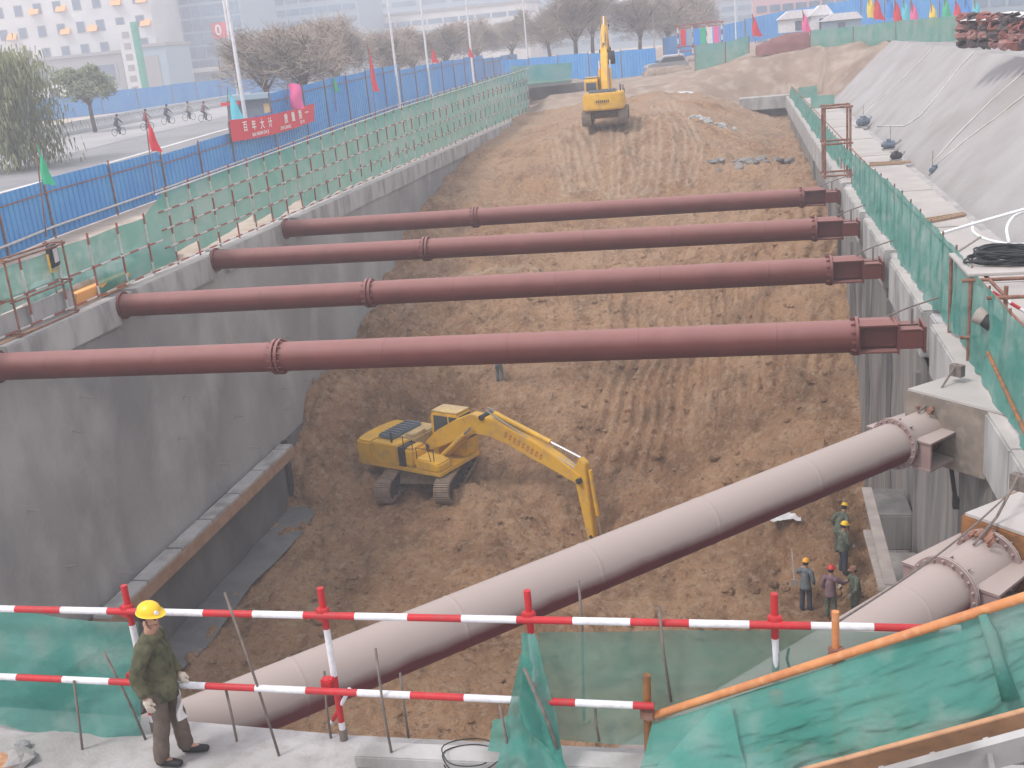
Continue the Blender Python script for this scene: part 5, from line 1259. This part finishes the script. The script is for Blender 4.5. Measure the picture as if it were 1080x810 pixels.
# kiosk behind the hoarding
k0 = at(240, 118, Y=84); ks = empty('kiosk', (k0.x, 84, ground(k0.x, 84)+.3), R(-8), 'dark blue roofed shelter behind the hoarding near the banner', 'kiosk')
m = MB(); m.box((0,0,.1), (7.5,2.5,2.7)); m.build('wall', M['bluegrey'], ks, bevel=.02)
m = MB(); m.box((-.3,-.4,2.7), (8.2,3,3.1)); m.build('roof', M['bpale'], ks, bevel=.03)
m = MB(); m.box((3.4,-.05,1.2), (4.9,.0,2.3)); m.build('poster', M['yellowdust'], ks)
m = MB(); m.box((.3,-.05,.8), (1.6,.0,1.4)); m.build('counter', M['white'], ks)
m = MB(); m.box((-.2,-.5,2.4), (1.5,-.1,2.65)); m.build('awning', M['redcloth'], ks)

# cars and tents
def suv(loc, rz, mat, label, sc=1):
    e = empty('parked_car', loc, rz, label, 'car'); e.scale = (sc,)*3
    m = MB(); m.prism([(-2.3,.35),(2.3,.35),(2.35,.75),(2.2,1.0),(1.2,1.1),(-2.2,1.1),(-2.35,.8)], -.9, .9); m.build('body', mat, e, bevel=.08, smooth='auto')
    m = MB(); m.prism([(-2.1,1.1),(1.2,1.1),(.5,1.7),(-1.8,1.72)], -.78, .78); m.build('cabin', mat, e, bevel=.08, smooth='auto')
    for s in (-1, 1):
        m = MB(); y = s*.80; m.add([(-1.9,y,1.14),(.95,y,1.14),(.42,y,1.6),(-1.7,y,1.62)], [(0,1,2,3)]); m.build('side_window', M['glass'], e)
        for x in (-1.45, 1.45): m = MB(); m.cyl((x,s*.72,.36), (x,s*.93,.36), .36, n=16); w_ = m.build('wheel', M['ink'], e, smooth='auto'); m = MB(); m.cyl((x,s*.91,.36), (x,s*.94,.36), .19, n=12); m.build('rim', M['chrome'], w_)
        m = MB(); m.box((2.24,s*.6-.14,.72), (2.36,s*.6+.14,.9)); m.build('headlight', M['white'], e)
    m = MB(); m.add([(1.16,-.7,1.16),(1.16,.7,1.16),(.56,.66,1.62),(.56,-.66,1.62)], [(0,1,2,3)]); m.build('windscreen', M['glass'], e)
    m = MB(); m.add([(-2.13,-.7,1.14),(-2.13,.7,1.14),(-1.84,.66,1.66),(-1.84,-.66,1.66)], [(3,2,1,0)]); m.build('rear_window', M['glass'], e)
    return e
q = at(703, 74, Y=122)
suv(Vector((q.x, 122, ground(q.x, 122))), R(200), M['bgrey'], 'pale grey car parked by the far blue hoarding right of the distant excavator', .95)
q = at(705, 66, Y=128); suv(Vector((q.x, 128, ground(q.x, 128)+.1)), R(185), M['white'], 'white car half hidden behind the pale grey car', .9)
m = MB()
for k in range(7): m.rock((at(688+k*5, 78, Y=119).x, 119+.5*math.sin(k*3), ground(-10, 119)+.1), 1.05, k+70, (1.2,1.2,.75), n=10)
tag(m.build('earth_mound', M['bankdirt'], smooth=True), 'low earth mound in front of the parked cars on the distant bank', 'earth mound')
def tent(px, py, Y, w, h, label, mat='white'):
    c = at(px, py, Y=Y); e = empty('site_tent', c, 0, label, 'tent')
    m = MB(); m.box((-w/2,-1.5,0), (w/2,1.5,h*.62)); m.build('walls', M[mat], e)
    m = MB(); m.prism([(-w/2-.2,h*.62),(w/2+.2,h*.62),(w/2-.4,h),(-w/2+.8,h)], -1.7, 1.7); m.build('roof', M['white'], e)
    m = MB(); m.box((-w*.1,-1.53,.1), (w*.1,-1.49,h*.5)); m.build('door', M['bluegrey'], e)
tent(842, 33, 112, 3.6, 1.9, 'long white tent left of the pink flag on the far bank')
tent(865, 33, 111, 1.8, 2.3, 'narrow white cabin with rounded roof on the far bank')
tent(886, 33, 110, 3.4, 1.6, 'pale blue-white cabin beside the narrow cabin on the far bank', 'bpale')
# red gate frame
g0 = at(716, 60, Y=112); g1 = at(762, 53, Y=112); gt = empty('site_gate', g0, 0, 'red and white banded gate frame with notice boards on the distant bank', 'gate')
Wg = g1.x-g0.x
for x in (0, Wg*.33, Wg*.66, Wg):
    m = MB(); m.striped((x,0,0), (x,0,2.9), .08, .5, .2, n=8); m.build('post', RWF, gt)
for z in (2.9, 2.6, .9, .5): m = MB(); m.cyl((-.2,0,z), (Wg+.2,0,z), .06, n=6); m.build('bar', M['redfar'], gt)
for k, mt in enumerate(('redcloth', 'bpale', 'bluecloth', 'green', 'white', 'pink')):
    m = MB(); x = .25+k*(Wg-.4)/6; m.box((x, -.08, 1.0), (x+(Wg-.4)/6*.8, -.04, 2.5)); m.build('notice_board', M[mt], gt)

# ------------------------------------------------------------------ trees
def leafmesh(n, R_, H_, kind, seed):
    r = random.Random(seed); vs = []; fs = []; 
    cl = [(max(-.7,min(.7,r.gauss(0, .42))), max(-.7,min(.7,r.gauss(0, .42))), r.uniform(-.6, .7), r.uniform(.25, .5)) for _ in range(30)]
    for k in range(n):
        c = r.choice(cl); 
        if kind == 'willow':
            x, y = (c[0]+r.gauss(0, .22))*R_, (c[1]+r.gauss(0, .22))*R_; z = (min(.9, c[2]*.5+.5)-r.random()**1.3*1.3)*H_
            l = r.uniform(.25, .6); w = r.uniform(.03, .07); a = r.uniform(0, 6.3); d = Vector((math.cos(a)*.15, math.sin(a)*.15, -1)).normalized()
        else:
            v = Vector((r.gauss(0,1), r.gauss(0,1), r.gauss(0,1))).normalized()*c[3]*r.random()**.5
            x, y, z = (c[0]+v.x)*R_, (c[1]+v.y)*R_, (c[2]*.8+v.z)*H_
            out_ = Vector((x/R_, y/R_, z/H_*.6+.7)).normalized(); d = (out_*.7+Vector((r.gauss(0,.75), r.gauss(0,.75), r.gauss(0,.6)))).normalized()
            if kind == 'bare': l = r.uniform(.35, .95); w = r.uniform(.012, .030)
            else: l = r.uniform(.12, .28); w = r.uniform(.08, .15)
        p = Vector((x, y, z)); s_ = d.cross(Vector((r.random(), r.random(), r.random()))).normalized()*w; n0 = len(vs)
        vs += [p-s_, p+s_, p+d*l+s_*.4, p+d*l-s_*.4]; fs.append((n0, n0+1, n0+2, n0+3))
    m = MB(); m.add(vs, fs); return m
def trunkmesh(h, R_, H_, seed, r0=.16):
    r = random.Random(seed); m = MB(); top = Vector((r.uniform(-.2,.2), r.uniform(-.2,.2), h*.55))
    m.tube([(0,0,-.3), (r.uniform(-.1,.1), 0, h*.3), top], [r0*1.2, r0, r0*.8], n=8)
    for k in range(9):
        a = r.uniform(0, 6.3); s = top*(.75+.25*r.random()); e_ = Vector((math.cos(a)*R_*r.uniform(.4,.85), math.sin(a)*R_*r.uniform(.4,.85), h*r.uniform(.72,1.0)))
        mid = s.lerp(e_, .5)+Vector((0,0,h*.06)); m.tube([s, mid, e_], [r0*.55, r0*.32, r0*.12], n=6)
        for j in range(3):
            a2 = a+r.uniform(-.9,.9); t_ = mid.lerp(e_, r.random()); e2 = t_+Vector((math.cos(a2)*R_*.35, math.sin(a2)*R_*.35, h*.14)); m.tube([t_, e2], [r0*.2, r0*.06], n=5)
    return m
protos = {}
def tree(px, ybase, Y, h, R_, kind, label, sc=1, X=None):
    b = at(px, ybase, Y=Y); b.z = ground(b.x, b.y) if b.y < 300 else 1.6
    key = kind
    if key not in protos:
        e = empty('tree', b, 0, label, 'tree', 'trees along the street')
        H_ = {'bare': 3.0, 'bush': 2.4, 'willow': 4.2}[kind]
        trunkmesh(7, 2.6, H_, 5).build('trunk', M['bark'], e, smooth=True)
        n = {'bare': 5200, 'bush': 7000, 'willow': 9000}[kind]
        c = leafmesh(n, 2.7, H_, kind, 9).build('crown', M[{'bare':'twig','bush':'twiggreen','willow':'willow'}[kind]], e)
        c.location = (0, 0, 5.4 if kind != 'willow' else 4.2); protos[key] = e
    else: e = copy_tree(protos[key]); e.location = b; e['label'] = label
    e.scale = (R_/2.7, R_/2.7, h/8.2); e.rotation_euler[2] = rr.uniform(0, 6.3); return e
T = [(14,150,74,10.2,3.9,'willow','drooping yellow-green willow at the left edge beyond the street'), (95,110,105,7.5,3.2,'bush','small olive tree right of the willow below the pale building'),
     (283,100,92,8.6,4.2,'bare','brown bare tree behind the kiosk, right of the lamp posts'), (322,98,90,8.8,4.4,'bare','brown bare tree right of the kiosk behind the pink flag'), (358,95,104,9.2,4.3,'bare','brown bare tree left of the tall red flag'),
     (415,80,121,7.6,3.9,'bare','bare tree behind the hoarding right of the tall red flag'), (437,78,133,7.8,4.0,'bare','bare tree behind the hoarding left of the small lamp post'), (470,72,142,8,4.3,'bare','bare tree beside the thin lamp post behind the hoarding'), (505,68,160,8.6,4.6,'bare','bare tree at the far end of the left hoarding'),
     (540,66,176,8.8,4.6,'bare','bare tree left of the far lamp post'), (607,60,140,11,4.5,'bare','tall bare tree just left of the distant excavator boom'), (625,55,150,12,4.5,'bare','tall bare tree directly behind the distant excavator boom'), (675,52,150,10,4.2,'bare','bare tree right of the distant excavator boom'),
     (705,48,155,9,4.2,'bare','bare tree behind the parked cars'), (735,44,165,9.5,4,'bare','bare tree behind the red gate'), (580,62,160,9,4.4,'bare','faint bare tree far behind the end of the hoarding')]
for t in T: tree(*t)

# ------------------------------------------------------------------ buildings
def building(name, px0, px1, Y, ztop_, depth, mat, label, wins=None, z0=0):
    a = at(px0, 60, Y=Y).x; b = at(px1, 60, Y=Y).x
    e = empty(name, (a, Y, 0), 0, label, 'building'); w = b-a
    m = MB(); m.box((0,0,z0), (w,depth,ztop_)); m.build('wall', mat, e, bevel=.05)
    m = MB(); m.box((-.3,-.3,ztop_), (w+.3,depth+.3,ztop_+.6)); m.build('roof', M['bgrey'], e)
    if wins:
        n = 0
        for (x0, x1, nx_w, zz0, zz1, nz_w, fw, fh, mt) in wins:
            for i in range(nx_w):
                for j in range(nz_w):
                    if n >= 98: break
                    cx = x0*w+(x1-x0)*w*(i+.5)/nx_w; cz = zz0+(zz1-zz0)*(j+.5)/nz_w; ww = (x1-x0)*w/nx_w*fw/2; hh = (zz1-zz0)/nz_w*fh/2
                    m = MB(); m.box((cx-ww,-.12,cz-hh), (cx+ww,.05,cz+hh)); f_ = m.build('window', M['bgrey'] if mt == 'winglass' else M[mt], e)
                    if mt == 'winglass':
                        m = MB(); m.box((cx-ww*.86,-.16,cz-hh*.88), (cx+ww*.86,-.125,cz+hh*.88)); m.build('pane', M['winglass'], f_)
                    n += 1
    return e, w
e, w = building('apartment_building', -70, 168, 232, 31, 14, M['bwhite'], 'white apartment block with rows of small windows and orange awnings at the upper left', [(.04,.99,11,11,30,4,.42,.5,'winglass')])
for i, fx in enumerate((.38,.50,.62,.74,.86,.97)):
    for zz in (17.0, 21.8):
        if (i+int(zz)) % 3 == 0: continue
        m = MB(); m.prism([(-1.0,zz),(0,zz+1.3),(0,zz)], w*fx-1.2, w*fx+1.2, axis='x'); q_ = m.build('awning', M['orange'], e)
e, w = building('shop_building', 20, 128, 215, 11.5, 14, M['bgrey'], 'low grey shop building with dark upper windows in front of the white block', [(.05,.5,2,6.5,10,1,.8,.8,'winglass'), (.52,.98,1,5.8,10,1,.85,.85,'winglass'), (.05,.98,4,1.5,5,1,.7,.7,'bpale')])
e, w = building('portal_building', 140, 176, 205, 11.8, 10, M['bpale'], 'pale blue portal building with a blank grey panel beside the slanted sign', None)
m = MB(); m.box((w*.18,-.1,2.5), (w*.75,.0,10.2)); m.build('panel', M['bgrey'], e)
e, w = building('glass_building', 166, 262, 245, 34, 20, M['bpale'], 'hazy blue-grey glass curtain-wall building behind the lamp posts', [(.02,.98,9,3,33,10,.9,.8,'bglass')])
m = MB(); m.box((w*.02,-1.5,6.2), (w*.98,-.2,7.2)); m.build('canopy', M['bwhite'], e)
sgx = w*.76
m = MB(); m.box((sgx-2.2,-.6,13.2), (sgx+2.2,-.35,16.6)); sg = m.build('shop_sign', M['redcloth'], e)
cu = textmesh('0', 3.2, M['text'], Matrix.Rotation(R(90), 4, 'X'), 'numeral', None); cu.parent = sg; cu.location = (sgx-.6, -.66, 14.9)
# sign pylon
c = at(147, 95, Y=190); py_ = empty('sign_pylon', (c.x, 190, 1.6), 0, 'tall white sign pylon with green edge in front of the shop building', 'sign pylon')
m = MB(); m.box((-1.9,-.5,0), (.9,.6,14)); m.build('panel', M['bwhite'], py_, bevel=.03); m = MB(); m.box((.9,-.6,0), (1.7,.7,14.3)); m.build('green_edge', M['signgreen'], py_)
for k in range(6): 
    m = MB(); zc = 12.2-k*1.9; m.box((-1.1,-.56,zc-.55), (.2,-.5,zc+.55)); m.build('sign_mark', M['bgrey'], py_)
building('office_building', 385, 560, 300, 16, 20, M['bwhite'], 'faint pale office building with long window bands behind the bare trees', [(.02,.98,10,4,15,4,.86,.45,'bglass')])
building('tower_building', 380, 650, 360, 30, 20, M['bpale'], 'very hazy tall pale blue building above the office block', [(.02,.98,8,4,29,8,.8,.5,'bglass')])
building('side_building', 262, 385, 280, 24, 20, M['bpale'], 'hazy blue building behind the brown bare trees', [(.02,.98,8,3,23,7,.85,.5,'bglass')])
building('terrace_building', 795, 925, 230, 16, 14, M['bpink'], 'hazy pink and blue building with pale horizontal bands behind the white tents', [(.02,.98,9,1,15,5,.8,.42,'bglass')])
building('plaza_building', 930, 1100, 200, 22, 14, M['bpale'], 'hazy pale building behind the row of coloured flags', [(.02,.98,9,4,21,6,.8,.5,'bglass')])
building('long_building', 560, 800, 330, 12, 16, M['bpale'], 'long hazy low building behind the trees beyond the distant excavator', [(.02,.98,14,3,11,3,.8,.5,'bglass')])
building('market_building', 640, 700, 420, 11, 14, M['bgrey'], 'very faint low building far behind the distant excavator', None)
# small shop fronts in white at street level
for k, (x, y, w_, h_, l) in enumerate(((48,100,5.5,4.6,'white storefront panel seen through the willow'), (66,96,5,5.5,'bright white storefront panel right of the willow'))):
    c = at(x, y, Y=170); m = MB(); m.box((c.x-w_/2, 170, 1.6), (c.x+w_/2, 170.6, c.z+1)); tag(m.build('storefront', M['white'], bevel=.05), l, 'storefront')
# ------------------------------------------------------------------ air, light, sky
hz = MB(); hz.box((-380, -20, -14), (400, 465, 48)); h = hz.build('haze', [bpy.data.materials.new('haze_air')]); h['kind'] = 'stuff'; h['label'] = 'pale winter haze in the air over the whole site'; h.display_type = 'WIRE'
hm = h.data.materials[0]; hm.use_nodes = True; nt = hm.node_tree; nt.nodes.remove(nt.nodes['Principled BSDF'])
pv = nt.nodes.new('ShaderNodeVolumePrincipled'); pv.inputs['Color'].default_value = (.85,.865,.93,1); pv.inputs['Density'].default_value = .0023; pv.inputs['Anisotropy'].default_value = .2
nt.links.new(pv.outputs[0], nt.nodes['Material Output'].inputs['Volume'])
world = bpy.data.worlds.new('World'); scene.world = world; world.use_nodes = True; nt = world.node_tree; bg = nt.nodes['Background']
SUN_EL, SUN_AZ = R(56), R(232)      # azimuth clockwise from +Y
sky = nt.nodes.new('ShaderNodeTexSky'); sky.sky_type = 'NISHITA'; sky.sun_disc = False; sky.sun_elevation = SUN_EL; sky.sun_rotation = SUN_AZ; sky.air_density = 1; sky.dust_density = 6; sky.ozone_density = 2
mx = nt.nodes.new('ShaderNodeMixRGB'); mx.inputs[0].default_value = .85; mx.inputs[2].default_value = (8.15, 8.2, 8.6, 1); nt.links.new(sky.outputs[0], mx.inputs[1]); nt.links.new(mx.outputs[0], bg.inputs[0]); bg.inputs[1].default_value = .105
sd = bpy.data.lights.new('sun', 'SUN'); sd.energy = 1.5; sd.angle = R(12); sd.color = (1, .96, .92); so = bpy.data.objects.new('sun', sd); COL.objects.link(so)
dv = Vector((math.sin(SUN_AZ)*math.cos(SUN_EL), math.cos(SUN_AZ)*math.cos(SUN_EL), math.sin(SUN_EL))); so.rotation_euler = dv.to_track_quat('Z', 'Y').to_euler()
vs_ = scene.view_settings; vs_.view_transform = 'Standard'; vs_.look = 'None'; vs_.gamma = 1; vs_.exposure = .70; vs_.use_curve_mapping = False
scene.cycles.volume_bounces = 2; scene.cycles.max_bounces = 8; scene.cycles.transparent_max_bounces = 24; scene.cycles.diffuse_bounces = 3
scene.cycles.use_denoising = True
bpy.context.view_layer.update()
